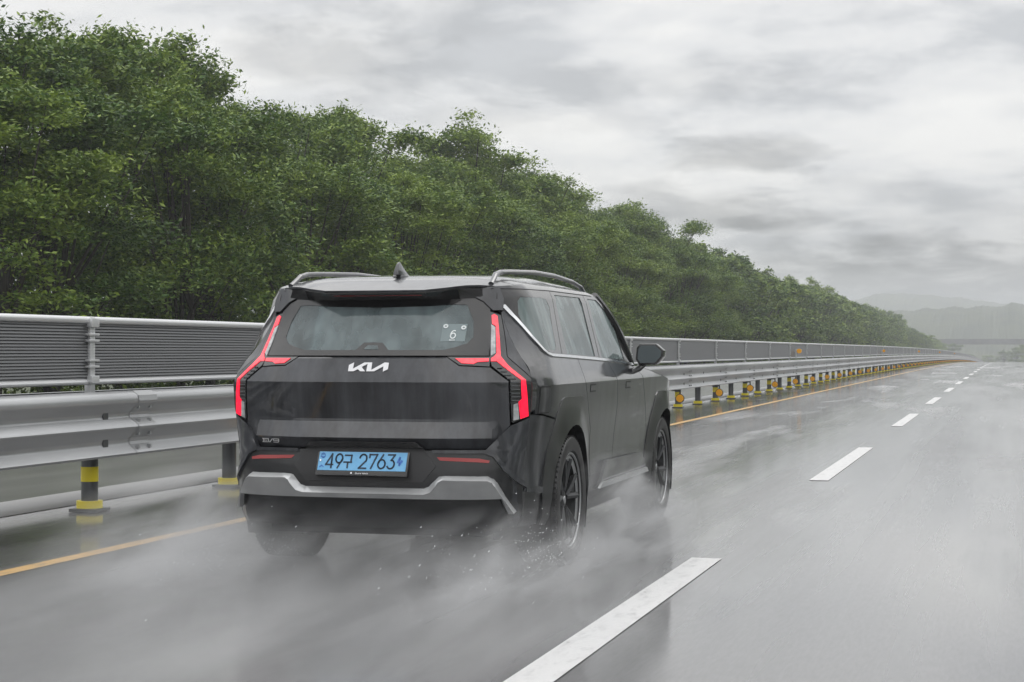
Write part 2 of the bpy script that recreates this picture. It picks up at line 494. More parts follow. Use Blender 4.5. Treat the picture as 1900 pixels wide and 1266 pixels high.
def leaf_crown(rng, H, Rr, lobes, twigs, leaves, size, base):
    """many leaf-sized faces gathered in twig sprays spread through irregular lobes"""
    vs, fs = [], []
    cents = []
    for k in range(lobes):
        t = rng.random() ** 1.1
        z = base + (H - base) * t
        prof = math.sin(math.pi * min(1, .18 + .80 * t)) ** .7
        a = rng.uniform(0, 2 * math.pi); rr = Rr * prof * rng.uniform(.35, .95)
        lr = rng.uniform(.75, 1.35) * (1.0 if t < .8 else .75)
        cents.append((rr * math.cos(a), rr * math.sin(a), min(z, H - lr * rng.uniform(.5, 1.3) - rr * .12), lr))
    for k in range(16):     # small upright tufts that break the outline
        a = rng.uniform(0, 2 * math.pi); rr = Rr * rng.uniform(0, .9); lr = rng.uniform(.22, .36)
        cents.append((rr * math.cos(a), rr * math.sin(a), H * rng.uniform(.93, 1.06) - rr * .55, lr))
    for k in range(5):      # a few boughs reach out above and beside the rest
        a = rng.uniform(0, 2 * math.pi); rr = Rr * rng.uniform(.3, 1.15); lr = rng.uniform(.4, .65)
        cents.append((rr * math.cos(a), rr * math.sin(a), H * rng.uniform(.80, 1.04) - rr * .35, lr))
    V = []
    rs = np.random.RandomState(rng.randrange(1 << 30))
    for (cx, cy, cz, lr) in cents:
        for t in range(twigs if lr > .4 else max(3, twigs // 5)):
            d = rs.normal(size=3); d /= np.linalg.norm(d)
            if d[2] < -.3: d[2] *= -.5
            q = np.array((cx, cy, cz)) + d * lr * rs.uniform(.72, 1.10) * np.array((1.1, 1.1, .8))
            n = leaves
            spread = rs.uniform(.16, .34)
            droop = np.array((d[0], d[1], -.15)) * rs.uniform(-.5, .9, size=(n, 1)) * .38
            P = q + droop + rs.normal(size=(n, 3)) * np.array((spread, spread, spread * .55))
            A = rs.normal(size=(n, 3)) * np.array((1, 1, .45)) + d * .4
            A /= np.linalg.norm(A, axis=1, keepdims=True)
            B = np.cross(A, rs.normal(size=(n, 3)) * np.array((.5, .5, 1.4)))
            B /= np.linalg.norm(B, axis=1, keepdims=True) + 1e-9
            s = size * rs.uniform(.6, 1.3, size=(n, 1))
            V.append(np.stack([P - A * s, P + B * s * .42, P + A * s, P - B * s * .42], 1).reshape(-1, 3))
    V = np.concatenate(V); nf = len(V) // 4
    me = bpy.data.meshes.new('crown')
    me.vertices.add(len(V)); me.vertices.foreach_set('co', V.ravel())
    me.loops.add(len(V)); me.loops.foreach_set('vertex_index', np.arange(len(V)))
    me.polygons.add(nf); me.polygons.foreach_set('loop_start', np.arange(nf) * 4)
    me.update(calc_edges=True); me.materials.append(M_LEAF)
    return me, cents
def trunk_mesh(rng, H, cents):
    b = MB()
    top = H * .62; j = [(rng.uniform(-.15, .15) * k, rng.uniform(-.15, .15) * k) for k in range(5)]
    path = [(j[k][0], j[k][1], top * k / 4 - .1) for k in range(5)]
    b.tube(path, [.17, .14, .11, .08, .05], 9)
    for (cx, cy, cz, lr) in cents[::2]:
        k = rng.choice((1, 2, 3)); p = Vector(path[k]); q = Vector((cx, cy, cz))
        if q.z < p.z: p = Vector(path[1])
        b.tube([p, p.lerp(q, .5) + Vector((0, 0, -.25)), q], [.06, .04, .015], 6)
    me_o = b.build('trunk', M_BARK); me = me_o.data; bpy.data.objects.remove(me_o)
    return me
rng = random.Random(11)
VAR = []
for k in range(7):
    H = 10.0
    me, ce = leaf_crown(rng, H, rng.uniform(2.6, 3.3), rng.randint(30, 36), 30, 34, .090, .5)
    VAR.append((me, trunk_mesh(rng, H, ce)))
LOW = []
for k in range(4):
    me, ce = leaf_crown(rng, 10.0, 3.2, 30, 12, 16, .21, .6)
    LOW.append((me, trunk_mesh(rng, 10.0, ce)))
HT = [(0, 10.3), (39, 9.9), (46, 11.2), (51, 11.5), (55, 10.0), (63, 10.6), (68, 9.9), (76, 10.8), (82, 11.9), (88, 10.2), (98, 10.6), (106, 9.8), (114, 11.1), (128, 9.9), (150, 9.6), (167, 9.9), (178, 8.8), (200, 9.2), (227, 10.0), (300, 9.6), (376, 10.4), (430, 9.6), (500, 8.6), (620, 8.2)]
ORD = ['first', 'second', 'third', 'fourth', 'fifth', 'sixth', 'seventh', 'eighth', 'ninth', 'tenth', 'eleventh', 'twelfth', 'thirteenth', 'fourteenth', 'fifteenth', 'sixteenth', 'seventeenth', 'eighteenth', 'nineteenth', 'twentieth']
def place_tree(x, y, z, h, w, var, label, group, rz):
    t = empty('broadleaf_tree', (x, y, z), rz)
    t.scale = (w, w, h / 10.0)
    tag(t, label, 'tree', group)
    for nm, me in zip(('crown', 'trunk'), var): link(bpy.data.objects.new(nm, me), t)
    return t
def screen_u(x, y):
    dx, dy = x - CX, y - CY; th = .2788
    return 950 + 3200 * (dx * math.cos(th) + dy * math.sin(th)) / (dy * math.cos(th) - dx * math.sin(th))
def tree_row(x0, jx, y0, y1, step, hfun, rowname):
    y = y0; n = 0
    while y < y1:
        yy = y + rng.uniform(-.8, .8); Yr = yy - CY; x = x0 + rng.uniform(-jx, jx)
        u = screen_u(x, yy)
        if u < -220: y += step; continue
        if u > 30 and n < len(ORD):
            lab = 'leafy green tree, %s from the left in the %s row behind the fence' % (ORD[n], rowname); n += 1; grp = 'roadside trees behind the fence'
        elif u <= 30:
            lab = 'leafy green tree at the far left end of the %s row behind the fence' % rowname; grp = 'trees at the far left end of the %s row' % rowname
        else:
            lab = 'small distant hazy green tree towards the far end of the %s row' % rowname; grp = 'distant trees in the %s row' % rowname
        var = VAR if Yr < 130 else LOW
        h = hfun(Yr) * rng.uniform(.90, 1.06)
        place_tree(x, yy, drop(yy) - .05, h, rng.uniform(.85, 1.12) * (h / 10) ** .5, rng.choice(var), lab, grp, rng.uniform(0, 6.28))
        y += step * rng.uniform(.85, 1.15) * (1 if Yr < 250 else 1.3)
tree_row(-17.2, .7, 3, 560, 4.4, lambda Y: 7.6 - (.8 if Y > 300 else 0), 'front')
def ltab(t, tab):
    if t <= tab[0][0]: return tab[0][1]
    for (a, p), (b, q) in zip(tab, tab[1:]):
        if t <= b: return p + (q - p) * (t - a) / (b - a)
    return tab[-1][1]
tree_row(-21.6, .8, 8, 600, 4.6, lambda Y: ltab(Y, HT), 'rear')
yv = -12.0  # trees out of view, added so the car's flank has something to reflect
while yv < 230:
    place_tree(18.5 + rng.uniform(-1, 1.5), yv, drop(yv) - .05, rng.uniform(6.5, 10.5), rng.uniform(.9, 1.2), rng.choice(VAR if yv < 60 else LOW), 'unseen green tree added beyond the right edge of the road for the car side to reflect', 'unseen trees added on the right verge for reflections', rng.uniform(0, 6.28))
    yv += rng.uniform(5, 10)
# low scrub closing the foot of the tree belt
def scrub():
    rs = np.random.RandomState(5); V = []
    N = 70000
    y = CY + 12 + (rs.uniform(size=N) ** 1.8) * 600
    x = -17.6 + rs.normal(size=N) * .5 - rs.uniform(0, 7, size=N)
    z = rs.uniform(0, 1, size=N) ** 1.2 * 4.2 * (.8 + .4 * np.sin(y * 1.7)) + np.array([drop(q) for q in y])
    P = np.stack([x, y, z], 1); n = N
    A = rs.normal(size=(n, 3)); A /= np.linalg.norm(A, axis=1, keepdims=True)
    B = np.cross(A, rs.normal(size=(n, 3))); B /= np.linalg.norm(B, axis=1, keepdims=True)
    s = (.07 + .0012 * (y - CY))[:, None] * rs.uniform(.7, 1.4, size=(n, 1))
    V = np.stack([P - A * s, P + B * s * .5, P + A * s, P - B * s * .5], 1).reshape(-1, 3)
    me = bpy.data.meshes.new('scrub')
    me.vertices.add(len(V)); me.vertices.foreach_set('co', V.ravel())
    me.loops.add(len(V)); me.loops.foreach_set('vertex_index', np.arange(len(V)))
    me.polygons.add(n); me.polygons.foreach_set('loop_start', np.arange(n) * 4)
    me.update(calc_edges=True); me.materials.append(M_LEAF)
    tag(link(bpy.data.objects.new('scrub', me)), 'low dense green scrub along the foot of the trees behind the fence', 'undergrowth', kind='stuff')
scrub()
# the few trees beyond the crest where the road drops out of sight
for k, (u, Yr, ztop, w, lab) in enumerate([
        (1778, 640, 3.6, 1.0, 'hazy round tree beyond the crest, below the left end of the overpass'),
        (1806, 700, -.5, 1.2, 'low faint tree beyond the crest, under the overpass beside the round tree'),
        (1838, 760, -.8, 1.1, 'faint low tree beyond the road crest below the middle of the overpass'),
        (1862, 700, 1.0, .9, 'faint tree beyond the crest just left of the darker trees on the right'),
        (1884, 640, 2.2, 1.0, 'darker grey-green tree beyond the crest near the right picture edge'),
        (1902, 600, 3.4, 1.1, 'tallest distant tree beyond the crest, cut by the right picture edge'),
        (1745, 560, 4.5, 1.0, 'hazy tree at the very end of the tree belt, left of the overpass')]):
    x = CX + (u - 1866) / 3200 * (Yr / .961); y = CY + Yr
    z0 = drop(y) - .1
    place_tree(x, y, z0, ztop - z0, w, LOW[k % 4], lab, None, k * 1.3)

# ================================================================== hills and overpass
M_HILL = mat('wooded_hillside', (.06, .075, .045), .8); vary(M_HILL, (.035, .05, .03), (.08, .095, .05), .06, 8)
def hill(name, Yr, width, prof, seed):
    """prof: (u pixel column, ridge height)"""
    rs = np.random.RandomState(seed); b = MB()
    us = np.arange(1480, 2100, 2.0); nd_ = 15
    grid = []
    bumps = rs.uniform(size=(len(us), nd_))
    for i, u in enumerate(us):
        x = CX + (u - 1866) / 3200 * Yr
        h = ltab(u, prof)
        row = []
        for j in range(nd_):
            t = j / (nd_ - 1); f = math.sin(math.pi * min(1, t * .5 / .6)) if t < .6 else math.cos((t - .6) / .4 * math.pi / 2)
            f = math.sin(t / .6 * math.pi / 2) if t < .6 else math.cos((t - .6) / .4 * math.pi / 2)
            row.append((x, CY + Yr + width * (t - .6), -10 + (h + 10) * max(0, f) ** .8 + (bumps[i, j] - .5) * Yr * .0011 * (f > .05) + .5 * math.sin(u * .13 + seed) * f))
        grid.append(row)
    vs = [p for r in grid for p in r]; fs = []
    for i in range(len(us) - 1):
        for j in range(nd_ - 1): fs.append((i * nd_ + j, i * nd_ + j + 1, (i + 1) * nd_ + j + 1, (i + 1) * nd_ + j))
    b.add(vs, fs); o = b.build(name, M_HILL, ang=180); o['kind'] = 'structure'
hill('hills', 950, 260, [(1480, 20), (1640, 21), (1685, 22.5), (1760, 24), (1830, 24.6), (1868, 25), (1878, 26), (2100, 26.5)], 3)
hill('far_hills', 1600, 500, [(1480, 30), (1600, 46), (1655, 53), (1710, 52), (1790, 48), (1860, 43), (2100, 36)], 8)
br = empty('overpass', (CX, CY + 690, 0)); tag(br, 'pale concrete road bridge crossing above the road far off in the mist', 'bridge')
M_BR = mat('bridge_concrete', (.12, .12, .12), .7); vary(M_BR, (.10, .10, .10), (.15, .15, .15), .3, 5)
b = MB(); b.box((0, 0, 4.3), (160, 9, 1.4)); bd = b.build('deck', M_BR, br); bd.location = (0, 0, 0)
b = MB(); b.box((0, -4.4, 5.3), (160, .25, .9)); b.build('parapet', M_BR, br)
for xx in (-60, -30, 34, 66):
    b = MB(); b.box((xx, 0, -3), (2.2, 6, 13.2)); b.box((xx, 0, 3.3), (4, 8, .6)); b.build('pier', M_BR, br)

# ================================================================== the car
def lerp_tab(t, tab): return ltab(t, tab)
SIDE_Z = [(.25,.87),(.34,.920),(.45,.934),(.62,.938),(.74,.949),(.88,.967),(.99,.978),(1.10,.985),(1.13,.976),(1.27,.925),(1.62,.805),(1.68,.77),(1.72,.715)]
def side_x(y, z):
    w = ltab(z, SIDE_Z)
    if y < -.35: w -= (.11 + .37 * max(0, min(1, (z - 1.2) / .3))) * ((-.35 - y) / .5) ** 2
    if y > 3.2: w -= .20 * ((y - 3.2) / .8) ** 2
    return w
def corner_y(z): return -.74 if z < 1.12 else -.74 + .16 * min(1, (z - 1.12) / .5)
HATCH_A = [(.73,-.945),(.775,-.975),(.805,-.995),(.895,-.94),(.91,-.938),(1.12,-.965),(1.255,-.905),(1.27,-.885),(1.62,-.69),(1.70,-.64)]
HATCH_B = [(.73,-.925),(.91,-.938),(1.12,-.965),(1.255,-.905),(1.27,-.885),(1.62,-.69),(1.70,-.64)]
BUMP_Z = [(.26,-.84),(.34,-.92),(.45,-.985),(.55,-1.0),(.62,-1.0),(.70,-.985),(.745,-.985),(.80,-.965),(.95,-.95),(1.10,-.95)]
def corner_blend(x, z, b):
    c = corner_y(z); xe = side_x(c, z); t = min(1.0, abs(x) / xe)
    return c + (b - c) * (1 - t ** 3.2)
def S_hatch(x, z):
    k = max(0, min(1, (abs(x) - .715) / .045)); k = k * k * (3 - 2 * k)
    b = ltab(z, HATCH_A) * (1 - k) + ltab(z, HATCH_B) * k
    xe = side_x(corner_y(z), z); x2 = max(-xe, min(xe, x))
    return Vector((x2, corner_blend(x, z, b), z))
def S_bump(x, z):
    c = corner_y(z); xe = side_x(c, z); x2 = max(-xe, min(xe, x)); b = ltab(z, BUMP_Z)
    k = max(0, min(1, (.92 - z) / .25)); m_ = 1 - .42 * k
    return Vector((x2, c + (b - c) * max(0, 1 - min(1, abs(x) / xe) ** (3.2 + .9 * k)) ** m_, z))
def S_side(y, z): return Vector((side_x(y, z), y, z))
ZC = [(-.84,1.645),(-.8,1.655),(-.6,1.71),(-.4,1.742),(-.1,1.765),(.5,1.785),(1.1,1.775),(1.7,1.72),(1.8,1.70)]
ZE = [(-.8,1.655),(-.6,1.672),(-.3,1.70),(1.4,1.70),(1.7,1.665)]
def S_roof(x, y):
    ze = ltab(y, ZE); xe = side_x(max(y, -.62), ze); zc = ltab(y, ZC)
    t = min(1, abs(x) / xe); x2 = max(-xe, min(xe, x))
    return Vector((x2, y, zc - (zc - ze) * t ** 5))
FT = [(1.9,1.195),(2.4,1.172),(2.74,1.135),(3.3,1.075),(3.7,.99),(3.95,.90)]
def S_hood(x, y):
    ze = ltab(y, FT); xe = side_x(y, ze); t = min(1, abs(x) / xe); x2 = max(-xe, min(xe, x))
    return Vector((x2, y, ze + .035 * (1 - t ** 4)))
def S_wind(t, s):
    xb, yb, zb = .93 * t, 2.42 - .42 * t * t, 1.19 + .015 * (1 - t * t)
    xt, yt, zt = .745 * t, 1.70 - .10 * t * t, 1.712 - .03 * t * t
    p = Vector((xb, yb, zb)).lerp(Vector((xt, yt, zt)), s)
    p.y += .10 * s * (1 - s); p.z += .10 * s * (1 - s)
    if abs(t) > 0: p.x += .05 * t * s * (1 - s) * 1.5
    return p
def S_front(x, z):
    t = min(1, abs(x) / .88)
    return Vector((max(-.88, min(.88, x)), 3.97 - .34 * t ** 3 - .10 * max(0, (z - .6)) ** 1.5 - .10 * max(0, .5 - z), z))

def inpoly(p, poly):
    x, y = p; c = False; j = len(poly) - 1
    for i in range(len(poly)):
        xi, yi = poly[i]; xj, yj = poly[j]
        if (yi > y) != (yj > y) and x < (xj - xi) * (y - yi) / (yj - yi) + xi: c = not c
        j = i
    return c
def patch(name, outer, surf, m, parent, holes=(), du=.06, cu=(), cv=(), off=0.0, thick=.02, mirror=False, flip=False, build=True, ang=24, offn=None):
    """panel of any outline laid on a body surface, with real thickness"""
    us = [p[0] for p in outer]; vs_ = [p[1] for p in outer]
    u0, u1, v0, v1 = min(us), max(us), min(vs_), max(vs_)
    def lines(a, b, cr):
        n = max(1, round((b - a) / du)); ls = [a + (b - a) * i / n for i in range(n + 1)]
        for c in cr:
            if a + .004 < c < b - .004:
                ls = [l for l in ls if abs(l - c) > .012 or l in (a, b)] + [c]
        return sorted(set(ls))
    U = lines(u0, u1, cu); V = lines(v0, v1, cv)
    bm = bmesh.new()
    g = [[bm.verts.new((u, v, 0)) for v in V] for u in U]
    for i in range(len(U) - 1):
        for j in range(len(V) - 1): bm.faces.new((g[i][j], g[i + 1][j], g[i + 1][j + 1], g[i][j + 1]))
    for poly in [outer] + list(holes):
        for i in range(len(poly)):
            a = Vector((*poly[i], 0)); b = Vector((*poly[(i + 1) % len(poly)], 0)); d = b - a
            if d.length < 1e-6: continue
            lo = (min(a.x, b.x) - 1e-4, min(a.y, b.y) - 1e-4); hi = (max(a.x, b.x) + 1e-4, max(a.y, b.y) + 1e-4)
            fs = [f for f in bm.faces if max(w.co.x for w in f.verts) >= lo[0] and min(w.co.x for w in f.verts) <= hi[0] and max(w.co.y for w in f.verts) >= lo[1] and min(w.co.y for w in f.verts) <= hi[1]]
            geom = set(fs)
            for f in fs: geom.update(f.edges); geom.update(f.verts)
            bmesh.ops.bisect_plane(bm, geom=list(geom), dist=1e-5, plane_co=a, plane_no=Vector((-d.y, d.x, 0)))
    dead = []
    for f in bm.faces:
        c = f.calc_center_median()
        if not inpoly((c.x, c.y), outer) or any(inpoly((c.x, c.y), h) for h in holes): dead.append(f)
    bmesh.ops.delete(bm, geom=dead, context='FACES')
    e = 1e-3
    base = {}
    for w in bm.verts:
        u, v = w.co.x, w.co.y
        P = surf(u, v)
        A = surf(u + e, v) - surf(u - e, v); B = surf(u, v + e) - surf(u, v - e)
        N = A.cross(B)
        uu = u
        while N.length < 1e-9 and abs(uu) > .3:
            uu *= .985
            A = surf(uu + e, v) - surf(uu - e, v); B = surf(uu, v + e) - surf(uu, v - e); N = A.cross(B)
        if N.length < 1e-12: N = Vector((0, 0, 1))
        N.normalize()
        if flip: N = -N
        o_ = offn(u, v) if offn else off
        base[w] = (P + N * o_, P + N * (o_ - thick))
    top = {w: base[w][0] for w in base}
    bot = {w: bm.verts.new(base[w][1]) for w in list(base)}
    for w, p in top.items(): w.co = p
    faces = list(bm.faces); bedges = [e_ for e_ in bm.edges if len(e_.link_faces) == 1]
    for f in faces:
        try: bm.faces.new([bot[w] for w in reversed(f.verts)])
        except ValueError: pass
    for e_ in bedges:
        a, b = e_.verts
        try: bm.faces.new((a, b, bot[b], bot[a]))
        except ValueError: pass
    bmesh.ops.remove_doubles(bm, verts=bm.verts[:], dist=2e-4)
    bmesh.ops.recalc_face_normals(bm, faces=bm.faces[:])
    if mirror:
        for w in bm.verts: w.co.x *= -1
        bmesh.ops.reverse_faces(bm, faces=bm.faces[:])
    me = bpy.data.meshes.new(name); bm.to_mesh(me); bm.free()
    me.materials.append(m); sharpen(me, ang)
    return link(bpy.data.objects.new(name, me), parent)
def sym(half):
    """right-half outline, listed top to bottom, closed over the mirror line"""
    return half + [(-x, z) for x, z in half[::-1]]
def circ(cx, cy, r, n=40, a0=0, a1=360): return [(cx + r * math.cos(R(a0 + (a1 - a0) * k / n)), cy + r * math.sin(R(a0 + (a1 - a0) * k / n))) for k in range(n)]

# ---------- materials
def car_paint(name, flank):
    m = mat(name, (.02, .022, .024), .30, .12, spec=.3, coat=1.0, coat_rough=.06)
    st = noise(m, 9, 5, .65, (1, 1, .06)); dirt = noise(m, 2.2, 5, .6)
    v = math_node(m, 'ADD', math_node(m, 'MULTIPLY', st, .6), math_node(m, 'MULTIPLY', dirt, .4))
    lk(m, ramp2(m, v, [(.38, (.012, .013, .016)), (.60, (.050, .053, .061))]), bsdf(m).inputs['Base Color'])
    lk(m, ramp2(m, st, [(.38, .02), (.66, .12)]), bsdf(m).inputs['Coat Roughness'])
    # thin pale water streaks blown backwards over the flanks
    if flank:
     blown = noise(m, 16, 4, .6, (1, .10, 1), rot=(R(38), 0, 0)); where = noise(m, 1.6, 3, .5)
     wet = math_node(m, 'MULTIPLY', ramp2(m, blown, [(.56, 0.0), (.68, 1.0)]), ramp2(m, where, [(.45, 0.0), (.62, 1.0)]))
     mxw = nd(m, 'ShaderNodeMix', data_type='RGBA'); lk(m, wet, mxw.inputs[0])
     lk(m, bsdf(m).inputs['Base Color'].links[0].from_socket, mxw.inputs[6]); mxw.inputs[7].default_value = (.13, .135, .14, 1)
     lk(m, mxw.outputs[2], bsdf(m).inputs['Base Color'])
    drops = nd(m, 'ShaderNodeTexVoronoi'); drops.inputs['Scale'].default_value = 70
    t = nd(m, 'ShaderNodeTexCoord'); lk(m, t.outputs['Object'], drops.inputs['Vector'])
    dd = ramp2(m, drops.outputs['Distance'], [(.10, 1.0), (.22, 0.0)])
    msk = ramp2(m, noise(m, 3, 4, .6), [(.5, 0.0), (.6, 1.0)])
    h = math_node(m, 'MULTIPLY', dd, msk)
    bn = nd(m, 'ShaderNodeBump'); bn.inputs['Strength'].default_value = .5; bn.inputs['Distance'].default_value = .0016
    lk(m, h, bn.inputs['Height']); lk(m, bn.outputs[0], bsdf(m).inputs['Coat Normal'])
    return m
M_PAINT = car_paint('dark_grey_metallic_paint', False)
M_FLANK = car_paint('streaked_dark_grey_paint', True)
M_GLOSSB = mat('gloss_black_trim', (.008, .008, .009), .2, coat=.6, coat_rough=.08)
M_CLAD = mat('gloss_cladding', (.014, .0145, .016), .34, coat=.5, coat_rough=.14); vary(M_CLAD, (.008, .0085, .010), (.028, .029, .031), 3, 5)
M_HULL = mat('underbody', (.012, .012, .013), .7)
M_SILVER = mat('satin_silver_plate', (.55, .56, .57), .34, .45); vary(M_SILVER, (.46, .47, .48), (.60, .61, .62), 4, 5, (1, 1, .2))
M_RECESS = mat('recess_plastic', (.035, .035, .037), .5)
M_SILVERD = mat('grey_plate_face', (.26, .265, .27), .4, .25); vary(M_SILVERD, (.22, .225, .23), (.30, .305, .31), 4, 5)
M_CHROME = mat('bright_chrome', (.75, .76, .77), .16, 1.0)
M_TYRE = mat('wet_tyre_rubber', (.018, .018, .019), .5); vary(M_TYRE, (.014, .014, .015), (.045, .045, .046), 6, 5)
M_RIMD = mat('dark_rim', (.05, .052, .055), .38, .6)
M_RIML = mat('machined_rim_edge', (.40, .41, .42), .34, .7)
M_RED = mat('lit_red_lamp', (.55, .01, .02), .3, emit=(1.0, .012, .055), estr=1.25)
M_RED2 = mat('lit_red_lamp_behind_lens', (.5, .05, .06), .2, emit=(1.0, .045, .075), estr=1.0, coat=.6)
for m_r, c0, c1 in ((M_RED, (.75, .0, .03), (1.0, .01, .05)), (M_RED2, (.82, .02, .05), (1.0, .065, .095))):
    lk(m_r, ramp2(m_r, noise(m_r, 45, 2, .5), [(.35, c0), (.65, c1)]), bsdf(m_r).inputs['Emission Color'])
M_REDD = mat('dark_red_reflector', (.32, .02, .02), .3, coat=.5)
M_LENS = mat('dark_lamp_housing', (.020, .022, .024), .25, coat=.8, coat_rough=.05)
M_RIB = mat('grey_lamp_rib', (.14, .15, .155), .3, .3)
M_CLEARL = mat('clear_lamp_lens', (.42, .44, .45), .2, coat=.8); vary(M_CLEARL, (.30, .32, .33), (.55, .57, .58), 30, 4)
M_SEAT = mat('seat_leather', (.055, .056, .06), .5)
M_SEATL = mat('seat_light_panel', (.24, .27, .27), .5)
M_BADGE = mat('white_badge', (.80, .80, .82), .25, .2)
M_PLATE = mat('pale_blue_plate', (.16, .44, .74), .4); vary(M_PLATE, (.14, .41, .70), (.19, .48, .78), 14, 4)
M_INK = mat('plate_ink', (.012, .025, .05), .5)
M_BLUEM = mat('plate_blue_mark', (.05, .16, .52), .5)
def car_glass(name, tint, veil, veil_col=(.34, .40, .41)):
    m = bpy.data.materials.new(name); m.use_nodes = True; nt = m.node_tree; nt.nodes.clear()
    out = nd(m, 'ShaderNodeOutputMaterial'); tr = nd(m, 'ShaderNodeBsdfTransparent'); tr.inputs[0].default_value = (*tint, 1)
    df = nd(m, 'ShaderNodeBsdfDiffuse'); df.inputs[0].default_value = (*veil_col, 1)
    gl = nd(m, 'ShaderNodeBsdfGlossy'); gl.inputs['Roughness'].default_value = .04
    st = noise(m, 8, 2, .5, (1, 1, .05)); blotch = noise(m, 2.0, 3, .5)
    vf = math_node(m, 'MULTIPLY', ramp2(m, st, [(.35, .55), (.7, 1.35)]), veil)
    vf = math_node(m, 'MULTIPLY', vf, ramp2(m, blotch, [(.3, .8), (.7, 1.15)]))
    a = nd(m, 'ShaderNodeMixShader'); lk(m, vf, a.inputs[0]); lk(m, tr.outputs[0], a.inputs[1]); lk(m, df.outputs[0], a.inputs[2])
    fr = nd(m, 'ShaderNodeFresnel'); fr.inputs[0].default_value = 1.5
    b2 = nd(m, 'ShaderNodeMixShader'); lk(m, fr.outputs[0], b2.inputs[0]); lk(m, a.outputs[0], b2.inputs[1]); lk(m, gl.outputs[0], b2.inputs[2])
    lk(m, b2.outputs[0], out.inputs[0])
    return m
M_GLASS = car_glass('side_window_glass', (.40, .46, .45), .50, (.40, .49, .49))
M_RGLASS = car_glass('rear_window_glass', (.42, .50, .51), .36, (.34, .42, .44))

PHI = .0119
car = empty('suv', (-.121, -.041, 0), PHI)
tag(car, 'black-grey three-row electric SUV with lit red angular tail lamps and a pale blue number plate', 'car')

# ---------- hull, floor, cabin
b = MB()
b.box((0, 1.4, .66), (1.24, 4.4, .78)); b.box((0, 1.56, .66), (1.80, 1.96, .70)); b.box((0, -.60, .68), (1.50, .20, .62)); b.box((0, 3.72, .66), (1.3, .3, .6))
b.box((0, 1.5, .30), (1.3, 4.6, .12)); b.box((0, -.55, .37), (1.3, .35, .10))
b.build('underbody', M_HULL, car)
def seat(x, y, z, w=.46, light=False, hr=True):
    s = MB(); s.box((x, y, z + .05), (w, .5, .16)); s.box((x, y - .24, z + .36), (w * .95, .13, .62), Matrix.Rotation(R(12), 3, 'X')); s.box((x, y - .31, z + .76), (w * .52, .09, .17))
    s.tube([(x - .06, y - .30, z + .6), (x - .06, y - .31, z + .72)], .008, 6); s.tube([(x + .06, y - .30, z + .6), (x + .06, y - .31, z + .72)], .008, 6)
    s.cur = 1; s.box((x, y - .395, z + .55), (w * .5, .006, .10)); s.cur = 0
    return s.build('seat', [M_SEAT, M_SEATL], car, bevel=.025)
for y, z in ((.05, .66), (1.0, .72), (1.95, .70)):
    for x in (-.42, .42): seat(x, y, z)
b = MB(); b.box((0, 2.3, 1.04), (1.6, .4, .24)); b.lathe([(-.02, .17), (0, .19), (.02, .17)], 24, 'y', (-.40, 2.05, 1.12)); b.build('dashboard', M_SEAT, car, bevel=.02)
b = MB(); b.box((.0, -.2, 1.02), (1.5, .9, .04)); b.build('parcel_shelf', M_SEAT, car)

# ---------- roof, spoiler, rails
lip = [(0, -.835), (.30, -.835), (.42, -.775), (.47, -.74), (.64, -.60), (1.0, -.575)]
patch('rear_spoiler', [(x, y) for x, y in lip] + [(1.0, -.475), (-1.0, -.475)] + [(-x, y) for x, y in lip[:0:-1]], S_roof, M_PAINT, car, du=.06, cu=(.30, -.30, .47, -.47), thick=.012)
patch('roof', [(-1.0, -.468), (1.0, -.468), (1.0, 1.60), (.5, 1.68), (0, 1.71), (-.5, 1.68), (-1.0, 1.60)], S_roof, M_PAINT, car, du=.08, thick=.04)
b = MB(); b.tube([(-.27, -.775, 1.622), (.27, -.775, 1.622)], .007, 6); b.build('high_brake_lamp', M_REDD, car)
b = MB()
# dark plastic underside that closes the gap between spoiler lip and rear window
for sgn in (-1, 1):
    pts = [(sgn * x, y) for x, y in lip]
    for (xa, ya), (xb, yb) in zip(pts, pts[1:]):
        pa, pb = S_roof(xa, ya + .01), S_roof(xb, yb + .01)
        pa.z -= .013; pb.z -= .013; pa.y += .006; pb.y += .006
        qa = S_hatch(pa.x, 1.60); qb = S_hatch(pb.x, 1.60)
        ra, rb_ = pa + Vector((0, 0, -.006)), pb + Vector((0, 0, -.006))
        b.add([pa, pb, qb, qa, ra, rb_, qb + Vector((0, 0, -.006)), qa + Vector((0, 0, -.006))], [(0, 1, 2, 3), (4, 7, 6, 5), (0, 4, 5, 1), (2, 6, 7, 3)])
b.build('spoiler_underside', M_GLOSSB, car)
for sg in (1, -1):
    b = MB()
    path = [(.66, -.57, 1.69), (.655, -.50, 1.722), (.65, -.42, 1.762), (.65, -.33, 1.778), (.645, -.1, 1.790), (.64, .5, 1.812), (.645, 1.0, 1.812), (.655, 1.5, 1.790), (.665, 1.68, 1.765), (.675, 1.77, 1.715), (.68, 1.80, 1.68)]
    fine = []
    for i in range(len(path) - 1):
        for k in range(5): fine.append(Vector(path[i]).lerp(Vector(path[i + 1]), k / 5))
    fine.append(Vector(path[-1]))
    b.tube([(sg * (p.x - .035), p.y, p.z - .012 if p.z > 1.76 else p.z - .004) for p in fine], .017, 10, flat=.9)
    b.build('roof_rail', M_PAINT, car)
b = MB()
fin = [(-.46, 0), (-.445, .035), (-.42, .068), (-.395, .080), (-.375, .073), (-.33, .042), (-.27, .012), (-.23, 0)]
b.prism([(p, q) for p, q in fin], -.018, .018, lambda p, q, t: (t * (1 - q / .12), p, 1.752 + q))
b.lathe([(1.735, .0), (1.74, .055), (1.756, .045), (1.758, 0)], 20, 'z', (0, -.36, 0)); fo = b.build('roof_antenna', M_PAINT, car, bevel=.006)

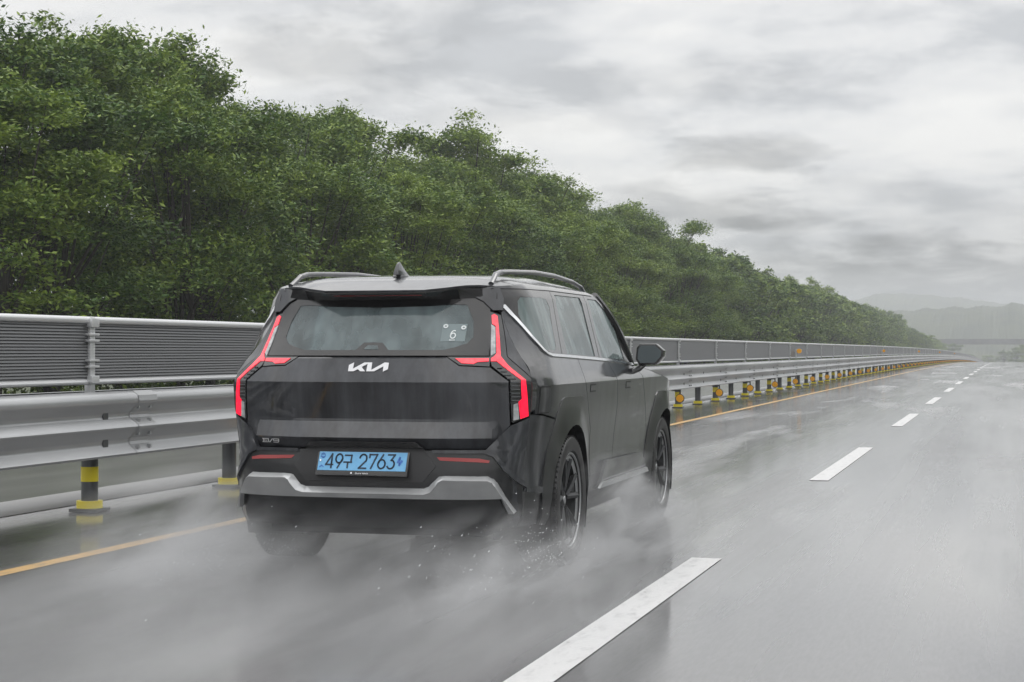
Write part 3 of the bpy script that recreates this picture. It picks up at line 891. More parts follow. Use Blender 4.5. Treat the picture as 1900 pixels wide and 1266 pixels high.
# ---------- windscreen, bonnet, front end
patch('windscreen', [(-1, 0), (1, 0), (1, 1), (-1, 1)], S_wind, M_GLASS, car, du=.12, thick=.005, flip=False)
patch('bonnet', [(-1, 2.0), (-.6, 2.26), (0, 2.44), (.6, 2.26), (1, 2.0), (1, 3.75), (0, 3.93), (-1, 3.75)], S_hood, M_PAINT, car, du=.1, thick=.02)
fb = patch('front_bumper', [(-.88, .28), (.88, .28), (.88, .93), (.5, .99), (-.5, .99), (-.88, .93)], S_front, M_PAINT, car, du=.08, thick=.05, flip=True)
for sg in (1, -1):
    patch('headlight', [(.62, .62), (.84, .64), (.84, .88), (.70, .90), (.62, .80)], S_front, M_CLEARL, car, off=.006, thick=.02, mirror=sg < 0, flip=True)
    b = MB(); ap = [S_wind(1.0, s_ / 8) + Vector((.004, 0, .0)) for s_ in range(9)]
    b.tube([(sg * p.x, p.y, p.z) for p in ap], .032, 8); b.build('windscreen_pillar', M_GLOSSB, car)

# ---------- rear hatch
hatch_half = [(.0, 1.262), (.45, 1.262), (.528, 1.211), (.695, 1.203), (.799, 1.125), (.803, .876), (.688, .743), (.0, .743)]
HO = hatch_half + [(-x, z) for x, z in hatch_half[-2:0:-1]]
hatch = patch('tailgate', HO, S_hatch, M_PAINT, car, du=.06, cv=(.775, .805, .895, .91, 1.12, 1.255), cu=(.715, .7375, .76, -.715, -.7375, -.76), thick=.03, ang=12)
def hp(px, py):
    x = (px / 19 + 630 - 679) * .003263 - (550 - py) / 19 * .14 * .003263
    return (x + .004, 1.226 - (py - 266) / 304 * .050)
KB = [(220,550),(250,335),(430,245),(392,462),(800,245),(1070,245),(1035,505),(1510,245),(1655,255),(1618,480),(1445,560),(1465,375),(1140,550),(865,550),(910,290),(700,400),(822,550),(650,550),(565,475),(415,550)]
patch('badge', [hp(*p) for p in KB], S_hatch, M_BADGE, hatch, du=.05, off=.006, thick=.005)
def ribbon(bmb, pts, w, fn, closed=False, t0=0.0, t1=.004):
    """flat stroke of width w through 2D pts; fn(x,y,t)->xyz"""
    pts = [Vector(p) for p in pts]
    if closed: pts = pts + [pts[0], pts[1]]
    for a, c in zip(pts, pts[1:]):
        d = (c - a)
        if d.length < 1e-6: continue
        d.normalize(); n = Vector((-d.y, d.x)) * w / 2; e_ = d * w * .42
        q = [a - e_ + n, a - e_ - n, c + e_ - n, c + e_ + n]
        vs = [fn(p.x, p.y, t1) for p in q] + [fn(p.x, p.y, t0) for p in q]
        bmb.add(vs, [(0, 1, 2, 3), (7, 6, 5, 4), (0, 4, 5, 1), (1, 5, 6, 2), (2, 6, 7, 3), (3, 7, 4, 0)])
def arc2(cx, cy, rx, ry, a0, a1, n=14): return [(cx + rx * math.cos(R(a0 + (a1 - a0) * k / n)), cy + ry * math.sin(R(a0 + (a1 - a0) * k / n))) for k in range(n + 1)]
b = MB()
def evf(px, py, t):
    x = -.678 + (px - 340) / 960 * .123 + .01; z = .789 - (py - 420) / 210 * .021
    p = S_hatch(x, z); return (p.x, p.y - .006 - t, p.z)
for st in ([(700, 430), (370, 430), (430, 525), (600, 525)], [(430, 525), (350, 620), (640, 620)], [(690, 440), (700, 620), (760, 620), (930, 430)], [(1000, 430), (1290, 430), (1270, 560), (1220, 620), (980, 620)], [(1000, 430), (980, 522), (1260, 522)]):
    ribbon(b, st, 38, evf)
b.build('model_lettering', M_BADGE, hatch, smooth=False)
# rear window: gloss black border, top deepened as painted spoiler shade, clear middle, wiper
border = [(.0, 1.655), (.55, 1.655), (.665, 1.64), (.640, 1.525), (.675, 1.268), (.0, 1.268)]
border = border + [(-x, z) for x, z in border[-2:0:-1]]
clear = [(0, 1.548), (.30, 1.555), (.45, 1.565), (.515, 1.562), (.560, 1.47), (.575, 1.375), (.545, 1.338), (.487, 1.318), (.42, 1.301), (.10, 1.301), (.055, 1.344), (.0, 1.346)]
clear = clear + [(-x, z) for x, z in clear[-2:0:-1]]
rw = patch('rear_window', border, S_hatch, M_GLOSSB, car, holes=[clear], off=.004, thick=.008, du=.07)
patch('clear_pane', clear, S_hatch, M_RGLASS, rw, off=.001, thick=.004, du=.08)
patch('clear_pane', [(-.050, 1.304), (-.030, 1.327), (.030, 1.327), (.042, 1.304)], S_hatch, M_RGLASS, rw, off=.006, thick=.003)
# numbered card stuck inside the rear window
def cardp(x, z, t): p = S_hatch(x, z); return (p.x, p.y - .003 - t, p.z)
M_CARD = mat('translucent_card', (.20, .25, .26), .4)
b = MB()
for a, c in ((.396, .463), (.463, .532)): b.add([cardp(a, 1.352, 0), cardp(c, 1.352, 0), cardp(c, 1.452, 0), cardp(a, 1.452, 0), cardp(a, 1.352, -.002), cardp(c, 1.352, -.002), cardp(c, 1.452, -.002), cardp(a, 1.452, -.002)], [(0, 1, 2, 3), (7, 6, 5, 4), (0, 4, 5, 1), (1, 5, 6, 2), (2, 6, 7, 3), (3, 7, 4, 0)])
card = b.build('number_card', M_CARD, car, smooth=False)
b = MB()
six = arc2(.463, 1.385, .0135, .0145, 0, 360, 16)
ribbon(b, six, .006, cardp, t0=.002, t1=.004); ribbon(b, arc2(.467, 1.388, .0175, .026, 180, 75, 10), .006, cardp, t0=.002, t1=.004)
for cx_, cz_ in ((.414, 1.440), (.515, 1.432)): ribbon(b, arc2(cx_, cz_, .010, .008, 0, 360, 14), .007, cardp, t0=.002, t1=.005)
for k in range(5): ribbon(b, [(.448 + .0065 * k, 1.358), (.448 + .0065 * k, 1.362)], .0035, cardp, t0=.002, t1=.003)
b.build('card_digit', mat('card_white', (.82, .86, .87), .4), card, smooth=False)

# painted flank between spoiler and lamp
for mi in (False, True):
    patch('spoiler_flank', [(.44, 1.652), (.655, 1.668), (.74, 1.655), (.74, 1.53), (.655, 1.528), (.60, 1.58), (.50, 1.632)], S_hatch, M_PAINT, car, off=.014, thick=.04, mirror=mi)

# ---------- tail lamps
for mi in (False, True):
    lamp = patch('tail_lamp', [(.636, 1.527), (.700, 1.503), (.741, 1.364), (.768, 1.264), (.912, 1.142), (1.0, 1.12), (1.0, .952), (.90, .928), (.815, .890), (.811, .93), (.808, 1.130), (.702, 1.212), (.684, 1.255), (.640, 1.45), (.628, 1.50)], S_hatch, M_LENS, car, off=.002, thick=.03, mirror=mi, cv=(1.12, 1.255))
    if mi: lamp['label'] = 'left angular tail lamp'
    else: lamp['label'] = 'right angular tail lamp'
    patch('side_lens', [(-.742, .952), (-.742, 1.118), (-.695, 1.115), (-.690, 1.06), (-.700, .965)], S_side, M_LENS, lamp, off=.003, thick=.02, mirror=mi, cv=(1.10,))
    patch('light_strip', [(.651, 1.502), (.664, 1.509), (.682, 1.498), (.690, 1.464), (.736, 1.266), (.784, 1.214), (.883, 1.132), (.861, 1.132), (.723, 1.237), (.692, 1.237), (.690, 1.254), (.702, 1.262), (.712, 1.281), (.681, 1.44), (.661, 1.452)], S_hatch, M_RED2, lamp, off=.006, thick=.006, mirror=mi, du=.08, cv=(1.255,))
    patch('light_strip', [(.883, 1.131), (.891, 1.057), (.896, .929), (.856, .913), (.848, 1.009), (.865, 1.027), (.861, 1.131)], S_hatch, M_RED, lamp, off=.006, thick=.006, mirror=mi, du=.08, cv=(1.12,))
    if not mi: pass
    patch('clear_lens', [(.657, 1.448), (.680, 1.432), (.706, 1.283), (.686, 1.268), (.672, 1.34)], S_hatch, M_CLEARL, lamp, off=.006, thick=.006, mirror=mi)
    patch('clear_lens', [(.822, .995), (.845, 1.003), (.849, .912), (.820, .904)], S_hatch, M_CLEARL, lamp, off=.006, thick=.006, mirror=mi)
    ribs = MB()
    for k in range(10):
        t = k / 9; z = 1.200 - .185 * t
        xa = .735 + (.815 - .735) * min(1, (1.200 - z) / .085) ; xc = .742 + (.858 - .742) * min(1, (1.215 - z) / .095)
        xa = min(xa, .815)
        sgn = -1 if mi else 1
        pa, pc = S_hatch(xa, z), S_hatch(xc, z)
        for q in ((pa, pc),):
            a_, c_ = q
            ribs.add([(sgn * a_.x, a_.y - .008, z), (sgn * c_.x, c_.y - .008, z), (sgn * c_.x, c_.y - .008, z + .005), (sgn * a_.x, a_.y - .008, z + .005),
                      (sgn * a_.x, a_.y + .004, z), (sgn * c_.x, c_.y + .004, z), (sgn * c_.x, c_.y + .004, z + .005), (sgn * a_.x, a_.y + .004, z + .005)],
                     [(0, 1, 2, 3), (7, 6, 5, 4), (0, 4, 5, 1), (1, 5, 6, 2), (2, 6, 7, 3), (3, 7, 4, 0)])
    ribs.build('ribs', M_RIB, lamp, smooth=False)
    patch('quarter_corner', [(.700, 1.56), (.703, 1.508), (.7445, 1.366), (.7715, 1.267), (.915, 1.146), (1.0, 1.123), (1.0, 1.575), (.72, 1.575)], S_hatch, M_PAINT, car, off=.0, thick=.03, mirror=mi, cv=(1.255, 1.27), ang=14)
    arm = patch('inner_lamp', [(.455, 1.262), (.684, 1.262), (.690, 1.208), (.60, 1.214), (.530, 1.216)], S_hatch, M_LENS, car, off=.003, thick=.02, mirror=mi, cv=(1.255,))
    patch('light_strip', [(.500, 1.253), (.679, 1.253), (.681, 1.236), (.624, 1.233), (.604, 1.222), (.539, 1.226)], S_hatch, M_RED2, arm, off=.007, thick=.006, mirror=mi)

# ---------- rear bumper
bump_half = [(.0, .738), (.688, .736), (.808, .872), (.90, .918), (1.0, .935), (1.0, .30), (.0, .28)]
BO = bump_half + [(-x, z) for x, z in bump_half[-2:0:-1]] + [(-.0001, .738)]
BO = [(.688, .736), (.808, .872), (.90, .918), (1.0, .935), (1.0, .30), (.5, .285), (-.5, .285), (-1.0, .30), (-1.0, .935), (-.90, .918), (-.808, .872), (-.688, .736)]
bumper = patch('rear_bumper', BO, S_bump, M_PAINT, car, du=.07, cu=(.80, .84, .863, .876, .886, .895, -.80, -.84, -.863, -.876, -.886, -.895), cv=(.34, .45, .55, .62, .745), thick=.03)
clad = [(0, .737), (.688, .735), (.736, .716), (.794, .640), (.870, .545), (1.0, .520), (1.0, .30), (0, .285)]
clad = clad + [(-x, z) for x, z in clad[-2:0:-1]]
patch('lower_cladding', clad, S_bump, M_CLAD, bumper, du=.07, cv=(.34, .45, .55, .62), off=.006, thick=.008)
for mi in (False, True):
    led = [(.40, .741), (.688, .739), (.740, .719), (.799, .643), (.874, .548), (1.0, .522), (1.0, .500), (.868, .526), (.788, .620), (.730, .700), (.684, .720), (.40, .722)]
    patch('bumper_ledge', led, S_bump, M_PAINT, bumper, off=.020, thick=.02, mirror=mi)
    patch('reflector', [(.427, .700), (.661, .692), (.716, .680), (.712, .669), (.445, .681)], S_bump, M_REDD, bumper, off=.010, thick=.01, mirror=mi)
    patch('ledge_side', [(-.756, .500), (-.756, .522), (-.50, .515), (-.475, .480), (-.60, .478)], S_side, M_PAINT, bumper, off=.016, thick=.02, mirror=mi)
# skid plate: bright upper chamfer and duller lower face
top = [(.838, .392), (.757, .557), (.736, .584), (.709, .596), (.455, .599), (.430, .590), (.385, .538), (.355, .527)]
low = [(.812, .392), (.733, .545), (.720, .562), (.700, .572), (.467, .575), (.447, .564), (.400, .512), (.362, .500)]
def dist_top(x, z):
    x = abs(x); best = 9
    for (a, c), (d, e_) in zip(top + [(0, .527)], (top + [(0, .527)])[1:]):
        vx, vz = d - a, e_ - c; t = max(0, min(1, ((x - a) * vx + (z - c) * vz) / (vx * vx + vz * vz)))
        best = min(best, math.hypot(x - a - t * vx, z - c - t * vz))
    return best
strip_o = top + [(-x, z) for x, z in top[::-1]] + [(-x, z) for x, z in low] + low[::-1]
skid = patch('skid_plate', strip_o, S_bump, M_SILVER, bumper, du=.05, offn=lambda x, z: .004 + .044 * min(1, dist_top(x, z) / .026), thick=.01, ang=50)
face_o = low + [(-x, z) for x, z in low[::-1]] + [(-.775, .474), (.775, .474)]
patch('skid_plate_face', [(.812, .392)] + low[1:] + [(-x, z) for x, z in low[:0:-1]] + [(-.812, .392), (-.79, .395), (-.765, .474), (.765, .474), (.79, .395)], S_bump, M_SILVERD, bumper, du=.06, off=.047, thick=.03)
# number plate
rec = [(.345, .752), (.425, .648), (.352, .560)]; rec = rec + [(-x, z) for x, z in rec[::-1]]
patch('plate_recess', rec, S_bump, M_RECESS, bumper, off=.012, thick=.01)
b = MB(); b.prism([(-.36, .750), (-.315, .785), (.315, .785), (.36, .750)], -1.015, -.95, lambda p, q, t: (p, t - (q - .75) * .5, q)); b.build('plate_lamp_lip', M_GLOSSB, bumper, bevel=.006)
def plate_pt(x, s, t):
    """x across, s up the tilted plate (0..1 over 0.104 m), t towards the rear"""
    y0, z0, y1, z1 = -1.045, .620, -1.000, .722
    n = Vector((0, -(z1 - z0), (y1 - y0))).normalized()
    return Vector((x, y0 + (y1 - y0) * s, z0 + (z1 - z0) * s)) + n * t
def slab(bmb, x0, x1, s0, s1, t0, t1):
    vs = [plate_pt(x, s, t) for t in (t0, t1) for x, s in ((x0, s0), (x1, s0), (x1, s1), (x0, s1))]
    bmb.add(vs, [(0, 1, 2, 3), (7, 6, 5, 4), (0, 4, 5, 1), (1, 5, 6, 2), (2, 6, 7, 3), (3, 7, 4, 0)])
b = MB(); slab(b, -.275, .275, -.24, 1.05, -.03, .003); pf = b.build('plate_frame', M_GLOSSB, car, bevel=.003)
b = MB(); slab(b, -.264, .263, 0.0, 1.0, .0, .006); plate = b.build('number_plate', M_PLATE, car, smooth=False)
plate['label'] = 'pale blue number plate reading 49구 2763'
def glyph(st, x0, x1, w=.0088, s0=.13, s1=.87):
    pts = [(x0 + (x1 - x0) * p, (s0 + (s1 - s0) * q) * .111) for p, q in st]
    ribbon(b, pts, w, lambda x, s, t: plate_pt(x, s / .111, t), t0=.005, t1=.0085)
X = lambda v: -.264 + v
for x0, x1, strokes in (
        (.047, .089, [[(.80, .10), (.78, 1), (0, .23), (1, .23)], [(.80, .62), (.80, 0)]]),
        (.104, .144, [arc2(.5, .68, .5, .32, 0, 360, 18), [(1, .66), (.38, 0)]]),
        (.155, .200, [[(.08, .92), (.95, .92), (.92, .42)], [(0, .42), (1, .42)], [(.52, .42), (.52, .02)]]),
        (.247, .290, [arc2(.5, .70, .48, .30, 170, -40, 14) + [(0, 0), (1, 0)]]),
        (.306, .350, [[(0, .78), (0, 1), (1, 1), (.32, 0)]]),
        (.360, .402, [arc2(.5, .32, .5, .32, 0, 360, 18), [(0, .36), (.62, 1)]]),
        (.414, .458, [[(.05, 1), (.95, 1), (.50, .60)] + arc2(.48, .31, .48, .31, 80, -150, 14)])):
    b = MB()
    for st in strokes: glyph(st, X(x0), X(x1))
    b.build('plate_character', M_INK, plate, smooth=False)
b = MB()
glyph(arc2(.5, .5, .5, .5, 0, 360, 14), X(.014), X(.036), .003, .66, .92); glyph([(-.1, .75), (.9, .75)], X(.014), X(.036), .003, .66, .92); glyph([(-.1, .25), (.9, .25)], X(.014), X(.036), .003, .66, .92)
glyph([(0, .2), (.5, .7), (1, .3)], X(.012), X(.034), .004, .12, .32)
glyph([(.2, .45), (.55, .95)], X(.470), X(.500), .010, .25, .75); glyph([(.55, .95), (.55, .2)], X(.470), X(.500), .007, .25, .75); glyph([(.55, .15), (1, .6)], X(.470), X(.500), .010, .25, .75)
b.build('plate_marks', M_BLUEM, plate, smooth=False)
b = MB(); slab(b, X(.010), X(.018), .46, .56, .006, .012); b.build('plate_screw', M_CHROME, plate)
# small line of lettering on the frame
curve = bpy.data.curves.new('frame_lettering', 'FONT'); curve.body = 'Electric Vehicle'; curve.size = .0125; curve.extrude = .0006; curve.align_x = 'CENTER'
fo = bpy.data.objects.new('frame_lettering', curve); COL.objects.link(fo)
bpy.context.view_layer.update(); dg = bpy.context.evaluated_depsgraph_get()
me = bpy.data.meshes.new_from_object(fo.evaluated_get(dg)); me.name = 'frame_lettering'; bpy.data.objects.remove(fo)
for v in me.vertices:
    p = plate_pt(v.co.x + .005, -.175 + v.co.y / .111, .0035 + v.co.z); v.co = p
me.materials.clear(); me.materials.append(M_BADGE); link(bpy.data.objects.new('frame_lettering', me), pf)
b = MB(); slab(b, -.062, -.053, -.17, -.085, .003, .005); b.build('frame_mark', M_BADGE, pf)

# ---------- sides
ARCR = .49
def arch_hole(cy): return [(cy + ARCR * math.cos(R(a)), .385 + ARCR * math.sin(R(a))) for a in range(-20, 201, 11)] 
CHR = [(-.602, 1.562), (-.582, 1.524), (-.565, 1.490), (-.551, 1.454), (-.536, 1.418), (-.518, 1.382), (-.489, 1.345), (-.451, 1.306), (-.405, 1.283), (-.32, 1.271), (.095, 1.262), (.87, 1.242), (1.40, 1.226), (1.99, 1.200)]
def zch(y): return ltab(y, CHR)
for mi in (False, True):
    nm = 'left' if mi else 'right'
    # quarter panel
    q = patch('quarter_panel', [(-.695, .94), (-.690, 1.10), (-.738, 1.122), (-.715, 1.19), (-.694, 1.26), (-.617, 1.50), (-.600, 1.56)] + [(-.600, 1.556), (-.585, 1.52), (-.553, 1.450), (-.520, 1.378), (-.491, 1.341), (-.453, 1.302), (-.405, 1.279), (-.32, 1.267), (.33, 1.250), (.33, 1.10), (.46, .93), (.58, .80), (.66, .50), (.3, .45), (-.40, .45), (-.40, .905), (-.60, .935)], S_side, M_FLANK, car, holes=[arch_hole(0)], du=.06, cv=(.88, .99, 1.10, 1.13, 1.27), mirror=mi, ang=14)
    patch('fuel_flap', [(-.660, .945), (-.655, 1.085), (-.53, 1.088), (-.508, 1.065), (-.505, .965), (-.53, .945)], S_side, M_PAINT, q, off=.0035, thick=.01, mirror=mi)
    patch('fuel_flap_gap', [(-.667, .938), (-.662, 1.092), (-.526, 1.095), (-.500, 1.069), (-.497, .962), (-.526, .938)], S_side, M_HULL, q, off=.0012, thick=.005, mirror=mi)
    patch('bumper_side', [(-.748, .30), (-.742, .935), (-.69, .932), (-.60, .925), (-.405, .895), (-.405, .30)], S_side, M_PAINT, bumper, holes=[arch_hole(0)], du=.07, cv=(.34, .45, .62), mirror=mi)
    patch('bumper_side_cladding', [(-.752, .30), (-.752, .520), (-.50, .510), (-.405, .48), (-.405, .30)], S_side, M_CLAD, bumper, holes=[arch_hole(0)], off=.006, thick=.008, mirror=mi)
    # glass house
    qw = patch('quarter_window', [(-.598, 1.56), (-.62, 1.60), (-.60, 1.655), (.212, 1.668), (-.062, 1.268), (-.32, 1.270), (-.405, 1.282), (-.451, 1.305), (-.489, 1.344), (-.518, 1.381), (-.551, 1.453)], S_side, M_GLOSSB, car, holes=[[(-.48, 1.611), (-.508, 1.588), (-.531, 1.511), (-.530, 1.457), (-.505, 1.396), (-.470, 1.340), (-.425, 1.308), (-.198, 1.298), (-.134, 1.328), (-.068, 1.44), (.034, 1.563), (.004, 1.612), (-.13, 1.618)]], off=.001, thick=.02, du=.07, cv=(1.62,), mirror=mi)
    patch('window_glass', [(-.48, 1.611), (-.508, 1.588), (-.531, 1.511), (-.530, 1.457), (-.505, 1.396), (-.470, 1.340), (-.425, 1.308), (-.198, 1.298), (-.134, 1.328), (-.068, 1.44), (.034, 1.563), (.004, 1.612), (-.13, 1.618)], S_side, M_GLASS, qw, off=0, thick=.004, mirror=mi)
    patch('cant_rail', [(-.62, 1.660), (-.60, 1.672), (-.3, 1.70), (1.4, 1.70), (1.60, 1.672), (1.60, 1.65), (1.4, 1.677), (.22, 1.674), (-.3, 1.665)], S_side, M_PAINT, car, thick=.03, mirror=mi, cv=(1.68,))
    rd = patch('rear_door', [(.337, 1.252), (.337, 1.10), (.467, .93), (.588, .80), (.672, .50), (1.345, .50), (1.35, .95), (1.30, 1.10), (1.18, 1.230)], S_side, M_FLANK, car, du=.07, cv=(.62, .74, .88, .99, 1.10, 1.13), mirror=mi, ang=14)
    g1 = [(.286, 1.648), (1.003, 1.652), (.850, 1.262), (.090, 1.278), (.216, 1.559)]
    wf = patch('window_frame', [(.220, 1.668), (1.145, 1.670), (.950, 1.236), (-.054, 1.266)], S_side, M_GLOSSB, rd, holes=[g1], off=.001, thick=.02, cv=(1.62,), mirror=mi)
    patch('window', g1, S_side, M_GLASS, rd, off=-.004, thick=.004, mirror=mi)
    fd = patch('front_door', [(1.188, 1.228), (1.308, 1.10), (1.357, .95), (1.352, .50), (2.56, .50), (2.60, .62), (2.42, .85), (2.27, 1.02), (2.20, 1.12), (2.0, 1.192)], S_side, M_FLANK, car, du=.07, cv=(.62, .74, .88, .99, 1.10, 1.13), mirror=mi, ang=14)
    g2 = [(1.225, 1.650), (1.50, 1.650), (1.64, 1.58), (1.79, 1.44), (1.76, 1.236), (1.045, 1.252)]
    patch('window_frame', [(1.153, 1.670), (1.50, 1.670), (1.66, 1.63), (1.88, 1.43), (1.99, 1.205), (.963, 1.234)], S_side, M_GLOSSB, fd, holes=[g2], off=.001, thick=.02, cv=(1.62,), mirror=mi)
    patch('window', g2, S_side, M_GLASS, fd, off=-.004, thick=.004, mirror=mi)
    for d_, y0 in ((rd, .475), (fd, 1.60)):
        patch('handle', [(y0, 1.045), (y0 + .15, 1.045), (y0 + .15, 1.078), (y0, 1.078)], S_side, M_PAINT, d_, off=.003, thick=.004, mirror=mi)
        patch('handle_gap', [(y0 - .006, 1.036), (y0 + .156, 1.036), (y0 + .156, 1.086), (y0 - .006, 1.086)], S_side, M_HULL, d_, off=.0015, thick=.005, mirror=mi)
    patch('fender', [(2.006, 1.190), (2.207, 1.122), (2.277, 1.022), (2.427, .852), (2.607, .62), (2.60, .45), (3.88, .45), (3.88, .925), (3.7, .985), (3.3, 1.070), (2.74, 1.130), (2.4, 1.168)], S_side, M_FLANK, car, holes=[arch_hole(3.1)], du=.07, cv=(.62, .88, .99, 1.10, 1.13), mirror=mi, ang=14)
    # chrome line under and behind the windows
    ch = CHR; w_ = .020
    chp = [(y + (.010 if z > 1.28 else .003), z + (.004 if z > 1.28 else .008)) for y, z in CHR] + [(1.995, 1.190)] + [(y - (.008 if z > 1.28 else 0), z - (.006 if z > 1.28 else .008)) for y, z in CHR[::-1]]
    patch('window_trim', chp, S_side, M_CHROME, car, off=.010, thick=.012, mirror=mi, du=.06)
    # wheel-arch cladding
    for cy, pol in ((0, [(-.535, .30), (-.56, .50), (-.50, .72), (-.385, .93), (-.30, 1.005), (-.22, 1.022), (.25, 1.022), (.33, .995), (.50, .78), (.62, .52), (.66, .30)]),
                    (3.1, [(2.44, .30), (2.48, .52), (2.62, .80), (2.76, .96), (2.84, .99), (3.36, .985), (3.45, .93), (3.60, .72), (3.68, .50), (3.68, .30)])):
        hole = [(cy + .47 * math.cos(R(a)), .385 + .47 * math.sin(R(a))) for a in range(0, 181, 10)] + [(cy - .47, .2), (cy + .47, .2)]
        def off_a(u, v, cy=cy):
            r = math.hypot(u - cy, v - .385); return .006 + .032 * max(0, min(1, 1 - (r - .47) / .13))
        ac = patch('wheel_arch', pol, S_side, M_CLAD, car, holes=[hole], offn=off_a, thick=.05, du=.05, cv=(.34, .45), mirror=mi, ang=28)
        b = MB(); sg = -1 if mi else 1
        rin = [(a, .475) for a in range(-25, 206, 10)]
        vs = []; fs = []
        for a, r in rin:
            for x in (.60, .96): vs.append((sg * x, cy + r * math.cos(R(a)), .385 + r * math.sin(R(a))))
        for k in range(len(rin) - 1): fs.append((2 * k, 2 * k + 1, 2 * k + 3, 2 * k + 2))
        n0 = len(vs); vs.append((sg * .60, cy, .385))
        for k in range(len(rin) - 1): fs.append((2 * k, 2 * k + 2, n0))
        b.add(vs, fs); b.build('arch_liner', M_HULL, car)
    # sill cladding with grey insert
    sill = patch('sill', [(.52, .26), (2.60, .26), (2.58, .50), (.66, .50)], S_side, M_CLAD, car, off=.004, thick=.03, mirror=mi, cv=(.34, .45))
    patch('sill_panel', [(.80, .40), (1.00, .572), (2.24, .556), (2.48, .40)], S_side, M_CLAD, sill, offn=lambda u, v: .014 + .022 * max(0, min(1, (v - .40) / .04)), thick=.02, mirror=mi, du=.05)
    patch('sill_insert', [(.80, .405), (2.50, .405), (2.42, .440), (.86, .440)], S_side, M_SILVER, sill, off=.044, thick=.015, mirror=mi)
    # door mirror
    sg = -1 if mi else 1
    b = MB(); face = [(.976, 1.235), (.984, 1.318), (1.004, 1.347), (1.122, 1.347), (1.176, 1.300), (1.172, 1.255), (1.122, 1.200), (1.000, 1.198)]
    n = len(face); cxm = sum(p[0] for p in face) / n; czm = sum(p[1] for p in face) / n
    rings = []
    for y, k in ((1.975, 1.0), (2.02, 1.03), (2.08, .98), (2.13, .84), (2.155, .6)):
        rings.append([(sg * (cxm + (p[0] - cxm) * k), y + (p[0] - .97) * .12, czm + (p[1] - czm) * k) for p in face])
    vs = [p for r_ in rings for p in r_]; fs = []
    for i in range(len(rings) - 1):
        for k in range(n): fs.append((i * n + k, i * n + (k + 1) % n, (i + 1) * n + (k + 1) % n, (i + 1) * n + k))
    fs.append(tuple(range(n))[::-1]); fs.append(tuple((len(rings) - 1) * n + k for k in range(n)))
    b.add(vs, fs)
    b.tube([(sg * 1.03, 2.03, 1.205), (sg * .99, 2.0, 1.168), (sg * .955, 1.94, 1.150), (sg * .92, 1.88, 1.14)], [.028, .032, .032, .036], 8, flat=.75)
    mr = b.build('door_mirror', M_GLOSSB, car, bevel=.004)
    b = MB(); ins = [(cxm + (p[0] - cxm) * .84, czm + (p[1] - czm) * .84) for p in face]
    vs = [(sg * p, 1.971 + (p - .97) * .12, q) for p, q in ins] + [(sg * p, 1.974 + (p - .97) * .12, q) for p, q in ins]
    b.add(vs, [tuple(range(n)), tuple(range(n, 2 * n))[::-1]] + [(i, (i + 1) % n, n + (i + 1) % n, n + i) for i in range(n)])
    b.build('mirror_glass', mat('mirror_glass', (.10, .12, .13), .12, .6), mr, smooth=False)

# ---------- wheels
def wheel_proto():
    w = empty('wheel', (0, 0, 0), 0, car)
    t = MB()
    pr = [(.12, .292), (.135, .300), (.141, .325), (.142, .350), (.136, .376), (.122, .390), (.10, .3945)]
    prof = pr + [(.055, .3955)]
    prof = prof + [(-x, r) for x, r in prof[::-1]] + [(-.12, .27), (.12, .27), (.12, .292)]
    t.lathe(prof, 72, 'x')
    for x0 in (-.075, -.028, .028, .075):
        t.lathe([(x0 - .008, .3958), (x0, .3975), (x0 + .008, .3958)], 72, 'x')
    for k in range(72):
        a = 2 * math.pi * k / 72
        for sx in (-1, 1):
            t.box((sx * .108, .3865 * math.cos(a), .3865 * math.sin(a)), (.045, .014, .008), Matrix.Rotation(a, 3, 'X'))
    t.build('tyre', M_TYRE, w)
    r = MB(); r.cur = 0
    r.lathe([(.118, .291), (.126, .288), (.126, .280), (.112, .272), (.104, .236)], 64, 'x')
    r.cur = 1
    r.lathe([(.104, .236), (.02, .232), (-.08, .25), (-.10, .28)], 64, 'x')
    r.lathe([(.02, .0), (.02, .24)], 48, 'x')
    r.lathe([(.088, .0), (.088, .045), (.075, .062), (.06, .09), (.02, .10)], 40, 'x')
    r.cur = 0; r.lathe([(.092, .0), (.092, .022), (.088, .024)], 24, 'x'); 
    for k in range(5):
        a = 2 * math.pi * k / 5 + .3
        for da in (-.26, .26):
            r.cur = 1
            p1 = Vector((.078, .06 * math.cos(a), .06 * math.sin(a))); p2 = Vector((.098, .252 * math.cos(a + da), .252 * math.sin(a + da)))
            r.tube([p1, p1.lerp(p2, .5) + Vector((.006, 0, 0)), p2], [.020, .019, .024], 6, flat=1.0)
        r.cur = 1
        pts = [(.085, .15 * math.cos(a), .15 * math.sin(a)), (.100, .25 * math.cos(a - .22), .25 * math.sin(a - .22)), (.100, .25 * math.cos(a + .22), .25 * math.sin(a + .22))]
        r.add(pts, [(0, 1, 2)])
    r.build('rim', [M_RIML, M_RIMD], w, ang=40)
    d = MB(); d.lathe([(-.02, 0), (-.02, .19), (.012, .19), (.012, 0)], 40, 'x'); d.build('brake_disc', M_RIMD, w)
    return w
wp = wheel_proto()
wp.location = (.838, 0, .392); wp['label'] = 'right rear wheel'
for x, y, rz, lab in ((-.838, 0, math.pi, 'left rear wheel'), (.830, 3.1, 0, 'right front wheel'), (-.830, 3.1, math.pi, 'left front wheel')):
    c = wp.copy(); link(c, car); c.location = (x, y, .392); c.rotation_euler = (.7 * x, 0, rz); c['label'] = lab
    for ch in list(wp.children):
        if ch.name.startswith(('tyre', 'rim', 'brake')): k = ch.copy(); link(k, c)
wp.rotation_euler = (0, 0, 0)

